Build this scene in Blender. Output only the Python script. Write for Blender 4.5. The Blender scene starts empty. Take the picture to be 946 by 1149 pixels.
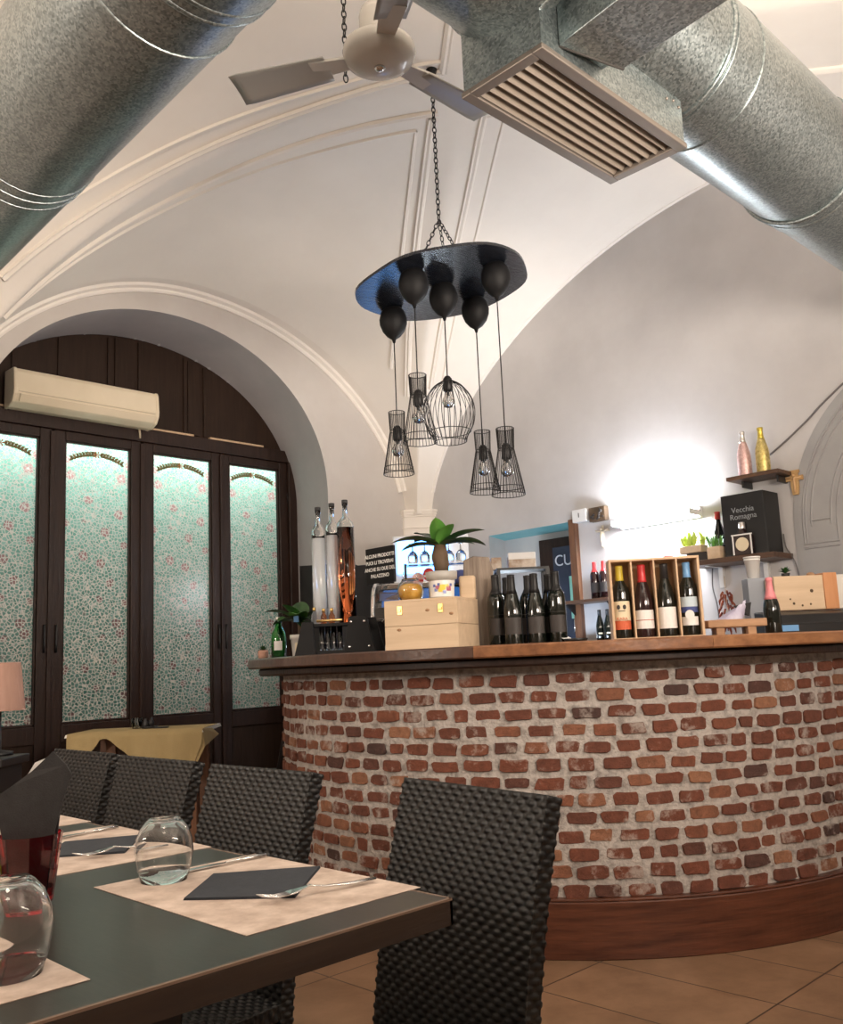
import bpy, math, random
import numpy as np
from mathutils import Matrix, Vector
PI = math.pi
rnd = random.Random(7)
scene = bpy.context.scene
COL = scene.collection

# ------------------------------------------------------------------ materials
def nodes(name):
    m = bpy.data.materials.new(name); m.use_nodes = True
    nt = m.node_tree; b = nt.nodes['Principled BSDF']
    return m, nt, b
def N(nt, typ, **kw):
    n = nt.nodes.new(typ)
    for k, v in kw.items():
        if k in n.inputs: n.inputs[k].default_value = v
        else: setattr(n, k, v)
    return n
def L(nt, a, b): nt.links.new(a, b)
def rgba(c): return (c[0], c[1], c[2], 1)
def ramp(nt, fac, stops):
    r = nt.nodes.new('ShaderNodeValToRGB'); L(nt, fac, r.inputs[0])
    e = r.color_ramp.elements
    while len(e) < len(stops): e.new(.5)
    for i, (p, c) in enumerate(stops):
        e[i].position = p; e[i].color = rgba(c) if len(c) == 3 else c
    return r
def mat(name, c, rough=.5, metal=0, c2=None, scale=6, stretch=(1, 1, 1), bump=0, bscale=None, spec=None, trans=0, ior=None, emit=0, coat=0, lo=.35, hi=.65):
    m, nt, b = nodes(name)
    b.inputs['Base Color'].default_value = rgba(c); b.inputs['Roughness'].default_value = rough; b.inputs['Metallic'].default_value = metal
    if spec is not None: b.inputs['Specular IOR Level'].default_value = spec
    if trans: b.inputs['Transmission Weight'].default_value = trans
    if ior: b.inputs['IOR'].default_value = ior
    if coat: b.inputs['Coat Weight'].default_value = coat; b.inputs['Coat Roughness'].default_value = .15
    if emit:
        b.inputs['Emission Color'].default_value = rgba(c); b.inputs['Emission Strength'].default_value = emit
    if c2 or bump:
        tc = N(nt, 'ShaderNodeTexCoord'); mp = N(nt, 'ShaderNodeMapping'); mp.inputs['Scale'].default_value = stretch
        L(nt, tc.outputs['Object'], mp.inputs['Vector'])
        if c2:
            n = N(nt, 'ShaderNodeTexNoise', Scale=scale, Detail=6.0, Roughness=.6); L(nt, mp.outputs[0], n.inputs['Vector'])
            r = ramp(nt, n.outputs['Fac'], [(lo, c), (hi, c2)]); L(nt, r.outputs[0], b.inputs['Base Color'])
        if bump:
            n2 = N(nt, 'ShaderNodeTexNoise', Scale=bscale or scale * 4, Detail=8.0); L(nt, mp.outputs[0], n2.inputs['Vector'])
            bp = N(nt, 'ShaderNodeBump', Strength=bump, Distance=.01); L(nt, n2.outputs['Fac'], bp.inputs['Height']); L(nt, bp.outputs[0], b.inputs['Normal'])
    return m
def wood(name, c, c2, rough=.4, axis=0, freq=9, bump=.15, coat=0, spec=None):
    """grain running along the given object axis"""
    s = [freq * 4] * 3; s[axis] = freq * .35
    return mat(name, c, rough, c2=c2, scale=1.6, stretch=tuple(s), bump=bump, bscale=3, coat=coat, lo=.3, hi=.7, spec=spec)

M = {}
M['plaster'] = mat('vault_plaster', (.83, .775, .71), .75, c2=(.885, .83, .765), scale=1.2, bump=.12, bscale=14)
M['wallgrey'] = mat('grey_wall_paint', (.475, .46, .46), .7, c2=(.555, .54, .54), scale=1.5, bump=.15, bscale=10)
M['wallwarm'] = mat('warm_wall_paint', (.53, .485, .45), .7, c2=(.60, .56, .525), scale=1.5, bump=.12, bscale=10)
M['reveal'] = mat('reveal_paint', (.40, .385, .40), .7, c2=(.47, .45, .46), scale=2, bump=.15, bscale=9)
M['nichegrey'] = mat('niche_paint', (.30, .30, .31), .6, c2=(.35, .35, .355), scale=3)
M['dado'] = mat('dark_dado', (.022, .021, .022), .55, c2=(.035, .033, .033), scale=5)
M['teal'] = mat('teal_paint', (.13, .36, .38), .5, c2=(.17, .42, .43), scale=4)
M['darkwood'] = wood('dark_stained_wood', (.017, .009, .007), (.034, .017, .012), .42, axis=2, freq=6, bump=.25, spec=.3)
M['lunette'] = wood('lunette_wood', (.022, .012, .008), (.036, .020, .013), .5, axis=2, freq=6, bump=.2, spec=.18)
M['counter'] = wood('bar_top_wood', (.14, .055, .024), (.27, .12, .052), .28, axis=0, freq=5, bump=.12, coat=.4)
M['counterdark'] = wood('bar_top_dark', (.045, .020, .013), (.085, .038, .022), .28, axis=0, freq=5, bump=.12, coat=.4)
M['countersheen'] = wood('bar_top_sheen', (.20, .085, .035), (.36, .17, .075), .30, axis=0, freq=5, bump=.12, coat=.3)  # paler copy of the top wood, carrying varnish sheen and wear
M['plinth'] = mat('plinth_wood', (.060, .018, .010), .35, c2=(.135, .045, .023), scale=3, stretch=(1.2, 1.2, 14), bump=.15, bscale=6, coat=.2)
M['crate'] = wood('pale_crate_wood', (.56, .41, .27), (.68, .52, .36), .6, axis=0, freq=4, bump=.1)
M['crate2'] = wood('wine_box_wood', (.50, .33, .20), (.62, .44, .28), .6, axis=2, freq=4, bump=.1)
M['orangewood'] = wood('orange_board_wood', (.50, .22, .09), (.62, .30, .14), .5, axis=2, freq=5)
M['drift'] = wood('driftwood', (.15, .11, .085), (.33, .27, .22), .75, axis=2, freq=6, bump=.5)
M['rustic'] = wood('rustic_wood', (.30, .16, .08), (.45, .26, .14), .6, axis=0, freq=5, bump=.4)
M['shelfwood'] = wood('shelf_wood', (.060, .030, .018), (.13, .065, .035), .45, axis=1, freq=6)
M['jamb'] = wood('jamb_wood', (.10, .045, .022), (.20, .09, .045), .45, axis=2, freq=6)
M['tablegreen'] = mat('table_laminate', (.026, .025, .021), .30, c2=(.036, .034, .029), scale=20, stretch=(8, 1, 1), bump=.02, bscale=60, spec=.55)
M['tableedge'] = wood('table_edge_wood', (.016, .010, .008), (.034, .021, .015), .4, axis=0, freq=6)
M['edgelip'] = mat('table_lip', (.20, .135, .10), .4)
M['placemat'] = mat('placemat_paper', (.43, .335, .275), .7, c2=(.68, .57, .495), scale=16, bump=.05, bscale=120)
M['napkin'] = mat('slate_napkin', (.028, .034, .045), .85, c2=(.036, .043, .055), scale=60, bump=.15, bscale=400)
M['napkinblack'] = mat('charcoal_napkin', (.025, .024, .025), .9, c2=(.033, .032, .033), scale=60, bump=.15, bscale=400)
M['paper'] = mat('white_paper', (.80, .79, .78), .8)
M['steel'] = mat('polished_steel', (.72, .72, .72), .18, 1)
M['brass'] = mat('brass', (.75, .52, .20), .28, 1)
M['black'] = mat('satin_black', (.007, .007, .008), .45)
M['blackmatt'] = mat('matt_black', (.005, .005, .006), .6, spec=.3)
M['capblack'] = mat('black_capsule', (.006, .006, .007), .45, spec=.4)
M['frost'] = mat('frosted_glass', (.80, .84, .88), .22, trans=.55)
M['wire'] = mat('black_wire', (.012, .011, .012), .45)
M['discwood'] = wood('black_gloss_disc', (.006, .007, .010), (.016, .020, .030), .15, axis=0, freq=9, bump=.22)
M['cream'] = mat('cream_plastic', (.70, .60, .44), .35, c2=(.76, .66, .50), scale=3)
M['creamdark'] = mat('cream_plastic_shade', (.50, .42, .30), .4)
M['fanwhite'] = mat('fan_enamel', (.62, .60, .56), .22, c2=(.66, .64, .60), scale=4)
M['fanblade'] = mat('fan_blade', (.42, .42, .41), .3)
M['khaki'] = mat('khaki_cloth', (.31, .23, .105), .85, c2=(.38, .29, .14), scale=3, bump=.2, bscale=200)
M['whitecloth'] = mat('white_cloth', (.72, .69, .64), .85)
M['lampshade'] = mat('pink_shade', (.34, .20, .155), .7, c2=(.39, .235, .185), scale=60, stretch=(1, 1, .1))
M['leather'] = mat('black_leather', (.012, .010, .010), .5, c2=(.018, .015, .015), scale=8)
M['whitepl'] = mat('white_plastic', (.75, .75, .74), .4)
M['cup'] = mat('translucent_cups', (.82, .82, .81), .35)
M['chalk'] = mat('chalk', (.62, .66, .72), .8)
M['white'] = mat('white_print', (.85, .85, .83), .6)
M['navy'] = mat('door_blue', (.020, .030, .055), .5, c2=(.03, .042, .075), scale=4)
M['mint'] = mat('mint_board', (.28, .62, .50), .5)
M['leafdark'] = mat('dark_leaf', (.020, .055, .018), .35, c2=(.05, .14, .035), scale=5, stretch=(1, 1, 1))
M['leafbright'] = mat('bright_leaf', (.08, .24, .04), .35, c2=(.16, .38, .07), scale=5)
M['lettuce'] = mat('lettuce_leaf', (.50, .66, .08), .45, c2=(.70, .84, .20), scale=8)
M['stem'] = mat('plant_stem', (.07, .045, .025), .7, c2=(.13, .08, .045), scale=12)
M['soil'] = mat('soil', (.05, .03, .02), .9)
M['terracotta'] = mat('pink_clay', (.48, .27, .20), .7)
M['potwhite'] = mat('white_glaze', (.66, .64, .60), .3)
M['potgrey'] = mat('grey_glaze', (.40, .385, .36), .4, c2=(.5, .48, .45), scale=9)
M['red'] = mat('red_foil', (.55, .035, .04), .35)
M['pink'] = mat('pink_foil', (.72, .25, .28), .4)
M['yellow'] = mat('yellow_foil', (.55, .42, .04), .4)
M['bluefoil'] = mat('blue_foil', (.16, .36, .66), .35)
M['greyfoil'] = mat('dark_foil', (.022, .022, .024), .4)
M['labelcream'] = mat('cream_label', (.74, .64, .45), .7)
M['labelred'] = mat('red_label', (.60, .12, .05), .7)
M['labelwhite'] = mat('white_label', (.78, .76, .74), .7)
M['labelblue'] = mat('pale_blue_label', (.50, .60, .66), .7)
M['labelnavy'] = mat('navy_label', (.05, .07, .22), .7)
M['labeldark'] = mat('dark_label', (.034, .028, .026), .6)
M['bottledark'] = mat('dark_bottle_glass', (.006, .008, .006), .06, spec=.6)
M['bottlebrown'] = mat('dark_red_bottle_glass', (.020, .007, .008), .08, spec=.6)
M['pinkglit'] = mat('pink_glitter', (.62, .38, .36), .3, .6, c2=(.85, .62, .60), scale=60, bump=.3, bscale=150)
M['goldglit'] = mat('gold_glitter', (.48, .36, .10), .3, .7, c2=(.80, .66, .28), scale=60, bump=.3, bscale=150)
M['silverfoil'] = mat('silver_foil', (.75, .72, .70), .3, .8)
M['goldfoil'] = mat('gold_foil', (.70, .55, .10), .3, .8)
M['amberfill'] = mat('amber_candies', (.70, .33, .03), .25, c2=(.85, .50, .08), scale=18, bump=.3, bscale=40)
M['gilt'] = mat('icon_gilt', (.42, .24, .09), .5, c2=(.55, .36, .16), scale=25)
M['icon'] = mat('icon_figure', (.66, .42, .22), .6)
M['ivory'] = mat('ivory', (.72, .64, .52), .5)
M['ivoryshade'] = mat('ivory_cross', (.60, .53, .44), .6)
M['purple'] = mat('lilac_bag', (.36, .34, .50), .6, c2=(.60, .58, .70), scale=10)
M['chili'] = mat('dried_chili', (.16, .018, .010), .4, c2=(.30, .07, .02), scale=20)
M['cablegrey'] = mat('grey_cable', (.15, .14, .14), .5)
M['packbrown'] = mat('brown_pack', (.28, .17, .10), .5, c2=(.60, .52, .44), scale=12)
M['ceramicprint'] = mat('painted_ceramic', (.78, .76, .74), .3)
M['cryellow'] = mat('glaze_yellow', (.78, .58, .08), .3)
M['crred'] = mat('glaze_maroon', (.35, .05, .12), .3)
M['crblue'] = mat('glaze_blue', (.10, .14, .40), .3)
M['alum'] = mat('grille_aluminium', (.22, .19, .165), .45, .7)
M['slatgrey'] = mat('grille_slats', (.26, .222, .185), .5, .5)
M['darkvoid'] = mat('duct_inside', (.03, .027, .024), .8)
M['garland'] = mat('garland_leaf', (.16, .17, .07), .6, c2=(.28, .20, .08), scale=40)
M['garlandflower'] = mat('garland_flower', (.45, .16, .05), .6)
M['gold'] = M['brass']
M['cartongrey'] = mat('grey_carton', (.30, .33, .38), .7)
M['chalkdim'] = mat('worn_chalk', (.30, .32, .34), .8)
M['olive'] = mat('lime_wax', (.50, .55, .10), .4)

def glass_mat(name, c=(1, 1, 1), rough=0.0, ior=1.45):
    m, nt, b = nodes(name)
    b.inputs['Base Color'].default_value = rgba(c); b.inputs['Roughness'].default_value = rough
    b.inputs['Transmission Weight'].default_value = 1; b.inputs['IOR'].default_value = ior
    return m
M['glass'] = glass_mat('clear_glass', (.97, .98, .98))
M['redglass'] = glass_mat('red_glass', (.62, .03, .05))
M['greenglass'] = glass_mat('green_glass', (.10, .62, .16))
M['amberliq'] = glass_mat('amber_spirit', (.85, .30, .12), ior=1.36)
M['amberbody'] = glass_mat('red_amber_glass', (.78, .20, .07), .04, 1.4)
M['wash'] = glass_mat('clear_spirit', (.93, .95, .98), ior=1.36)
M['limeglass'] = glass_mat('lime_glass', (.62, .72, .12))

def steel_galv():
    m, nt, b = nodes('galvanised_steel')
    tc = N(nt, 'ShaderNodeTexCoord')
    v = N(nt, 'ShaderNodeTexVoronoi', Scale=150.0); L(nt, tc.outputs['Object'], v.inputs['Vector'])
    n = N(nt, 'ShaderNodeTexNoise', Scale=5.0, Detail=4.0); L(nt, tc.outputs['Object'], n.inputs['Vector'])
    mx = N(nt, 'ShaderNodeMix', data_type='RGBA', blend_type='MULTIPLY'); mx.inputs[0].default_value = .55
    r = ramp(nt, v.outputs['Color'], [(.1, (.20, .235, .24)), (.9, (.43, .475, .48))])
    r2 = ramp(nt, n.outputs['Fac'], [(.35, (.80, .83, .83)), (.65, (1, 1, 1))])
    L(nt, r.outputs[0], mx.inputs[6]); L(nt, r2.outputs[0], mx.inputs[7]); L(nt, mx.outputs[2], b.inputs['Base Color'])
    b.inputs['Metallic'].default_value = .92
    rr = N(nt, 'ShaderNodeMapRange'); rr.inputs['To Min'].default_value = .30; rr.inputs['To Max'].default_value = .40
    L(nt, v.outputs['Color'], rr.inputs['Value']); L(nt, rr.outputs[0], b.inputs['Roughness'])
    return m
M['galv'] = steel_galv()

def brick_mat():
    m, nt, b = nodes('old_brick')
    at = N(nt, 'ShaderNodeAttribute', attribute_name='tone')
    tc = N(nt, 'ShaderNodeTexCoord')
    n = N(nt, 'ShaderNodeTexNoise', Scale=28.0, Detail=8.0, Roughness=.7); L(nt, tc.outputs['Object'], n.inputs['Vector'])
    n2 = N(nt, 'ShaderNodeTexNoise', Scale=7.0, Detail=5.0, Roughness=.7); L(nt, tc.outputs['Object'], n2.inputs['Vector'])
    r = ramp(nt, at.outputs['Fac'], [(0, (.085, .045, .038)), (.3, (.15, .054, .034)), (.7, (.205, .068, .038)), (1, (.33, .16, .09))])
    r2 = ramp(nt, n.outputs['Fac'], [(.3, (.55, .55, .55)), (.7, (1.25, 1.2, 1.2))])
    mx = N(nt, 'ShaderNodeMix', data_type='RGBA', blend_type='MULTIPLY'); mx.inputs[0].default_value = .8
    L(nt, r.outputs[0], mx.inputs[6]); L(nt, r2.outputs[0], mx.inputs[7])
    r3 = ramp(nt, n2.outputs['Fac'], [(.56, (0, 0, 0)), (.66, (1, 1, 1))])
    ml = N(nt, 'ShaderNodeMath', operation='MULTIPLY'); ml.inputs[1].default_value = .75; L(nt, r3.outputs[0], ml.inputs[0])
    mx2 = N(nt, 'ShaderNodeMix', data_type='RGBA'); L(nt, ml.outputs[0], mx2.inputs[0])
    L(nt, mx.outputs[2], mx2.inputs[6]); mx2.inputs[7].default_value = (.46, .41, .37, 1)
    L(nt, mx2.outputs[2], b.inputs['Base Color']); b.inputs['Roughness'].default_value = .85
    bp = N(nt, 'ShaderNodeBump', Strength=.9, Distance=.014); L(nt, n.outputs['Fac'], bp.inputs['Height']); L(nt, bp.outputs[0], b.inputs['Normal'])
    return m
M['brick'] = brick_mat()
M['mortar'] = mat('rough_mortar', (.27, .245, .225), .9, c2=(.50, .46, .43), scale=30, bump=1.0, bscale=70, lo=.32, hi=.55)

def tile_mat():
    m, nt, b = nodes('terracotta_tiles')
    tc = N(nt, 'ShaderNodeTexCoord'); sx = N(nt, 'ShaderNodeSeparateXYZ'); L(nt, tc.outputs['Object'], sx.inputs[0])
    def line(out, off, size):
        a = N(nt, 'ShaderNodeMath', operation='SUBTRACT'); L(nt, out, a.inputs[0]); a.inputs[1].default_value = off - size * 20
        d = N(nt, 'ShaderNodeMath', operation='DIVIDE'); L(nt, a.outputs[0], d.inputs[0]); d.inputs[1].default_value = size
        fr = N(nt, 'ShaderNodeMath', operation='FRACT'); L(nt, d.outputs[0], fr.inputs[0])
        fl = N(nt, 'ShaderNodeMath', operation='FLOOR'); L(nt, d.outputs[0], fl.inputs[0])
        s = N(nt, 'ShaderNodeMath', operation='SUBTRACT'); L(nt, fr.outputs[0], s.inputs[0]); s.inputs[1].default_value = .5
        ab = N(nt, 'ShaderNodeMath', operation='ABSOLUTE'); L(nt, s.outputs[0], ab.inputs[0])
        g = N(nt, 'ShaderNodeMath', operation='GREATER_THAN'); L(nt, ab.outputs[0], g.inputs[0]); g.inputs[1].default_value = .5 - .0030 / size
        return g.outputs[0], fl.outputs[0]
    gx, fx = line(sx.outputs['X'], 2.18, .362); gy, fy = line(sx.outputs['Y'], 1.46, .667)
    g = N(nt, 'ShaderNodeMath', operation='MAXIMUM'); L(nt, gx, g.inputs[0]); L(nt, gy, g.inputs[1])
    cb = N(nt, 'ShaderNodeCombineXYZ'); L(nt, fx, cb.inputs[0]); L(nt, fy, cb.inputs[1])
    wn = N(nt, 'ShaderNodeTexWhiteNoise'); L(nt, cb.outputs[0], wn.inputs['Vector'])
    n = N(nt, 'ShaderNodeTexNoise', Scale=5.0, Detail=8.0, Roughness=.65); L(nt, tc.outputs['Object'], n.inputs['Vector'])
    r = ramp(nt, n.outputs['Fac'], [(.3, (.205, .118, .068)), (.7, (.33, .20, .122))])
    mx = N(nt, 'ShaderNodeMix', data_type='RGBA', blend_type='MULTIPLY'); mx.inputs[0].default_value = .35
    r2 = ramp(nt, wn.outputs['Value'], [(0, (.7, .68, .66)), (1, (1.05, 1.05, 1.05))])
    L(nt, r.outputs[0], mx.inputs[6]); L(nt, r2.outputs[0], mx.inputs[7])
    mx2 = N(nt, 'ShaderNodeMix', data_type='RGBA'); L(nt, g.outputs[0], mx2.inputs[0]); L(nt, mx.outputs[2], mx2.inputs[6]); mx2.inputs[7].default_value = (.05, .03, .02, 1)
    L(nt, mx2.outputs[2], b.inputs['Base Color']); b.inputs['Roughness'].default_value = .42
    bp = N(nt, 'ShaderNodeBump', Strength=.15, Distance=.01); L(nt, n.outputs['Fac'], bp.inputs['Height']); L(nt, bp.outputs[0], b.inputs['Normal'])
    return m
M['tiles'] = tile_mat()

def film_mat():
    """patterned privacy film: pale leading lines round small teal cells, scattered pink flowers; lets light through"""
    m, nt, b = nodes('patterned_window_film')
    out = nt.nodes['Material Output']
    tc = N(nt, 'ShaderNodeTexCoord')
    v = N(nt, 'ShaderNodeTexVoronoi', feature='DISTANCE_TO_EDGE', Scale=44.0); L(nt, tc.outputs['Object'], v.inputs['Vector'])
    lines = ramp(nt, v.outputs['Distance'], [(.06, (1, 1, 1)), (.13, (0, 0, 0))])
    cell = N(nt, 'ShaderNodeTexVoronoi', Scale=44.0); L(nt, tc.outputs['Object'], cell.inputs['Vector'])
    teal = ramp(nt, cell.outputs['Color'], [(0, (.18, .44, .34)), (.5, (.30, .58, .47)), (1, (.52, .76, .67))])
    fl = N(nt, 'ShaderNodeTexVoronoi', Scale=7.5); fl.inputs['Randomness'].default_value = .8; L(nt, tc.outputs['Object'], fl.inputs['Vector'])
    wob = N(nt, 'ShaderNodeTexNoise', Scale=40.0); L(nt, tc.outputs['Object'], wob.inputs['Vector'])
    ad = N(nt, 'ShaderNodeMath', operation='MULTIPLY_ADD'); L(nt, wob.outputs['Fac'], ad.inputs[0]); ad.inputs[1].default_value = .14; L(nt, fl.outputs['Distance'], ad.inputs[2])
    flower = ramp(nt, ad.outputs[0], [(.30, (1, 1, 1)), (.36, (0, 0, 0))])
    heart = ramp(nt, fl.outputs['Distance'], [(.06, (1, 1, 1)), (.09, (0, 0, 0))])
    mx = N(nt, 'ShaderNodeMix', data_type='RGBA'); L(nt, flower.outputs[0], mx.inputs[0]); L(nt, teal.outputs[0], mx.inputs[6]); mx.inputs[7].default_value = (.56, .30, .29, 1)
    mh = N(nt, 'ShaderNodeMix', data_type='RGBA'); L(nt, heart.outputs[0], mh.inputs[0]); L(nt, mx.outputs[2], mh.inputs[6]); mh.inputs[7].default_value = (.9, .82, .78, 1)
    ml = N(nt, 'ShaderNodeMix', data_type='RGBA'); L(nt, lines.outputs[0], ml.inputs[0]); L(nt, mh.outputs[2], ml.inputs[6]); ml.inputs[7].default_value = (.80, .83, .78, 1)
    tr = N(nt, 'ShaderNodeBsdfTranslucent'); L(nt, ml.outputs[2], tr.inputs['Color'])
    df = N(nt, 'ShaderNodeBsdfDiffuse')
    dc = N(nt, 'ShaderNodeMix', data_type='RGBA'); L(nt, lines.outputs[0], dc.inputs[0]); L(nt, mh.outputs[2], dc.inputs[6]); dc.inputs[7].default_value = (.86, .82, .74, 1)
    L(nt, dc.outputs[2], df.inputs['Color'])
    f = N(nt, 'ShaderNodeMapRange'); f.inputs['To Min'].default_value = .03; f.inputs['To Max'].default_value = .62; L(nt, lines.outputs[0], f.inputs['Value'])
    sh = N(nt, 'ShaderNodeMixShader'); L(nt, f.outputs[0], sh.inputs[0]); L(nt, tr.outputs[0], sh.inputs[1]); L(nt, df.outputs[0], sh.inputs[2])
    gl = N(nt, 'ShaderNodeBsdfGlossy', Roughness=.22); gl.inputs['Color'].default_value = (1, 1, 1, 1)
    s2 = N(nt, 'ShaderNodeMixShader'); s2.inputs[0].default_value = .05; L(nt, sh.outputs[0], s2.inputs[1]); L(nt, gl.outputs[0], s2.inputs[2])
    L(nt, s2.outputs[0], out.inputs['Surface'])
    return m
M['film'] = film_mat()
M['wicker'] = mat('black_wicker', (.005, .005, .006), .38, c2=(.011, .012, .012), scale=40, spec=.40)

def emitter(name, c, s):
    m, nt, b = nodes(name)
    e = N(nt, 'ShaderNodeEmission'); e.inputs[0].default_value = rgba(c); e.inputs[1].default_value = s
    L(nt, e.outputs[0], nt.nodes['Material Output'].inputs['Surface'])
    return m
M['led'] = emitter('led_diffuser', (.92, .95, 1), 115)
M['cooler'] = emitter('cooler_header_light', (.14, .42, 1), 7)
M['coolerdoor'] = emitter('cooler_door_light', (.10, .34, 1), .35)

# ------------------------------------------------------------------ mesh builder
class MB:
    def __init__(s): s.v = []; s.f = []; s.mi = []; s.sm = []; s.tone = {}
    def add(s, vs, fs, mi=0, sm=False, tone=None):
        o = len(s.v); s.v += [tuple(float(c) for c in p) for p in vs]
        for f in fs:
            if tone is not None: s.tone[len(s.f)] = tone
            s.f.append(tuple(i + o for i in f)); s.mi.append(mi); s.sm.append(sm)
        return s
    def box(s, x0, x1, y0, y1, z0, z1, mi=0, mx=None, tone=None):
        vs = [(x, y, z) for z in (z0, z1) for y in (y0, y1) for x in (x0, x1)]
        if mx is not None: vs = [tuple(mx @ Vector(v)) for v in vs]
        return s.add(vs, [(0, 2, 3, 1), (4, 5, 7, 6), (0, 1, 5, 4), (2, 6, 7, 3), (0, 4, 6, 2), (1, 3, 7, 5)], mi, tone=tone)
    def rbox(s, x0, x1, y0, y1, z0, z1, r=.005, mi=0, mx=None):
        """box with rounded vertical edges and chamfered rims"""
        def ring(d, z):
            p = []
            for (cx, cy, a0) in ((x1 - r, y1 - r, 0), (x0 + r, y1 - r, 90), (x0 + r, y0 + r, 180), (x1 - r, y0 + r, 270)):
                for k in range(4):
                    a = math.radians(a0 + k * 30); p.append((cx + (r - d) * math.cos(a), cy + (r - d) * math.sin(a), z))
            return p
        c = r * .5
        rings = [ring(c, z0), ring(0, z0 + c), ring(0, z1 - c), ring(c, z1)]
        vs = [q for rg in rings for q in rg]; n = 16
        if mx is not None: vs = [tuple(mx @ Vector(v)) for v in vs]
        fs = [tuple(reversed(range(n))), tuple(range(3 * n, 4 * n))]
        for k in range(3):
            for i in range(n): fs.append((k * n + i, k * n + (i + 1) % n, (k + 1) * n + (i + 1) % n, (k + 1) * n + i))
        return s.add(vs, fs, mi)
    def lathe(s, prof, c=(0, 0, 0), seg=28, mi=0, sm=True, mx=None, a0=0, a1=2 * PI, cap=True):
        full = abs(a1 - a0 - 2 * PI) < 1e-6; n = seg if full else seg + 1; vs = []; fs = []
        for r, z in prof:
            for i in range(n):
                a = a0 + (a1 - a0) * i / seg; vs.append((c[0] + r * math.cos(a), c[1] + r * math.sin(a), c[2] + z))
        if mx is not None: vs = [tuple(mx @ Vector(v)) for v in vs]
        for k in range(len(prof) - 1):
            for i in range(n if full else n - 1):
                j = (i + 1) % n; fs.append((k * n + i, k * n + j, (k + 1) * n + j, (k + 1) * n + i))
        s.add(vs, fs, mi, sm)
        if full and cap:
            o = len(s.v) - len(vs)
            if prof[0][0] > 1e-6: s.f.append(tuple(o + i for i in reversed(range(n)))); s.mi.append(mi); s.sm.append(False)
            if prof[-1][0] > 1e-6: s.f.append(tuple(o + (len(prof) - 1) * n + i for i in range(n))); s.mi.append(mi); s.sm.append(False)
        return s
    def tube(s, pts, r, seg=8, mi=0, closed=False, sm=True, rs=None, flat=1.0):
        pts = [Vector(p) for p in pts]; n = len(pts); vs = []; fs = []; up = None
        for i, p in enumerate(pts):
            if closed: t = pts[(i + 1) % n] - pts[i - 1]
            else: t = pts[min(i + 1, n - 1)] - pts[max(i - 1, 0)]
            t.normalize()
            if up is None:
                up = Vector((0, 0, 1)) if abs(t.z) < .9 else Vector((1, 0, 0))
            a = t.cross(up); a.normalize(); b = a.cross(t); up = b
            rr = rs[i] if rs else r
            for k in range(seg):
                an = 2 * PI * k / seg; vs.append(tuple(p + a * math.cos(an) * rr + b * math.sin(an) * rr * flat))
        m = n if closed else n - 1
        for i in range(m):
            for k in range(seg):
                j = (i + 1) % n; l = (k + 1) % seg; fs.append((i * seg + k, i * seg + l, j * seg + l, j * seg + k))
        if not closed: fs += [tuple(reversed(range(seg))), tuple((n - 1) * seg + k for k in range(seg))]
        return s.add(vs, fs, mi, sm)
    def prism(s, poly, a0, a1, axis=2, mi=0, mx=None, sm=False):
        """extrude a 2-D outline along an axis: axis 2 -> (x,y), axis 1 -> (x,z), axis 0 -> (y,z)"""
        n = len(poly); vs = []
        for a in (a0, a1):
            for p, q in poly: vs.append((p, q, a) if axis == 2 else (p, a, q) if axis == 1 else (a, p, q))
        if mx is not None: vs = [tuple(mx @ Vector(v)) for v in vs]
        fs = [tuple(reversed(range(n))), tuple(range(n, 2 * n))]
        s.add(vs, fs, mi)
        o = len(s.v) - 2 * n
        for i in range(n):
            s.f.append((o + i, o + (i + 1) % n, o + n + (i + 1) % n, o + n + i)); s.mi.append(mi); s.sm.append(sm)
        return s
    def grid(s, fn, nu, nv, mi=0, sm=True, cu=False):
        vs = [fn(i / nu, j / nv) for j in range(nv + 1) for i in range(nu + 1 if not cu else nu)]
        w = nu if cu else nu + 1; fs = []
        for j in range(nv):
            for i in range(nu):
                k = (i + 1) % w if cu else i + 1; fs.append((j * w + i, j * w + k, (j + 1) * w + k, (j + 1) * w + i))
        return s.add(vs, fs, mi, sm)
    def ball(s, c, r, mi=0, seg=14, sz=1.0):
        return s.lathe([(r * math.sin(PI * i / 10) if 0 < i < 10 else 0, -r * sz * math.cos(PI * i / 10)) for i in range(11)], c, seg, mi)
    def torus(s, c, R, r, mx=None, seg=12, k=6, mi=0, sy=1.0):
        pts = []
        for i in range(seg):
            a = 2 * PI * i / seg; p = Vector((R * math.cos(a), R * sy * math.sin(a), 0))
            if mx is not None: p = mx @ p
            pts.append(p + Vector(c))
        return s.tube(pts, r, k, mi, closed=True)
    def mesh(s, name, mats):
        me = bpy.data.meshes.new(name); me.from_pydata(s.v, [], s.f)
        for m in mats: me.materials.append(M[m] if isinstance(m, str) else m)
        me.polygons.foreach_set('material_index', s.mi); me.polygons.foreach_set('use_smooth', s.sm)
        if s.tone:
            at = me.attributes.new('tone', 'FLOAT', 'FACE')
            for i, t in s.tone.items(): at.data[i].value = t
        me.validate(); me.update()
        return me

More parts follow.
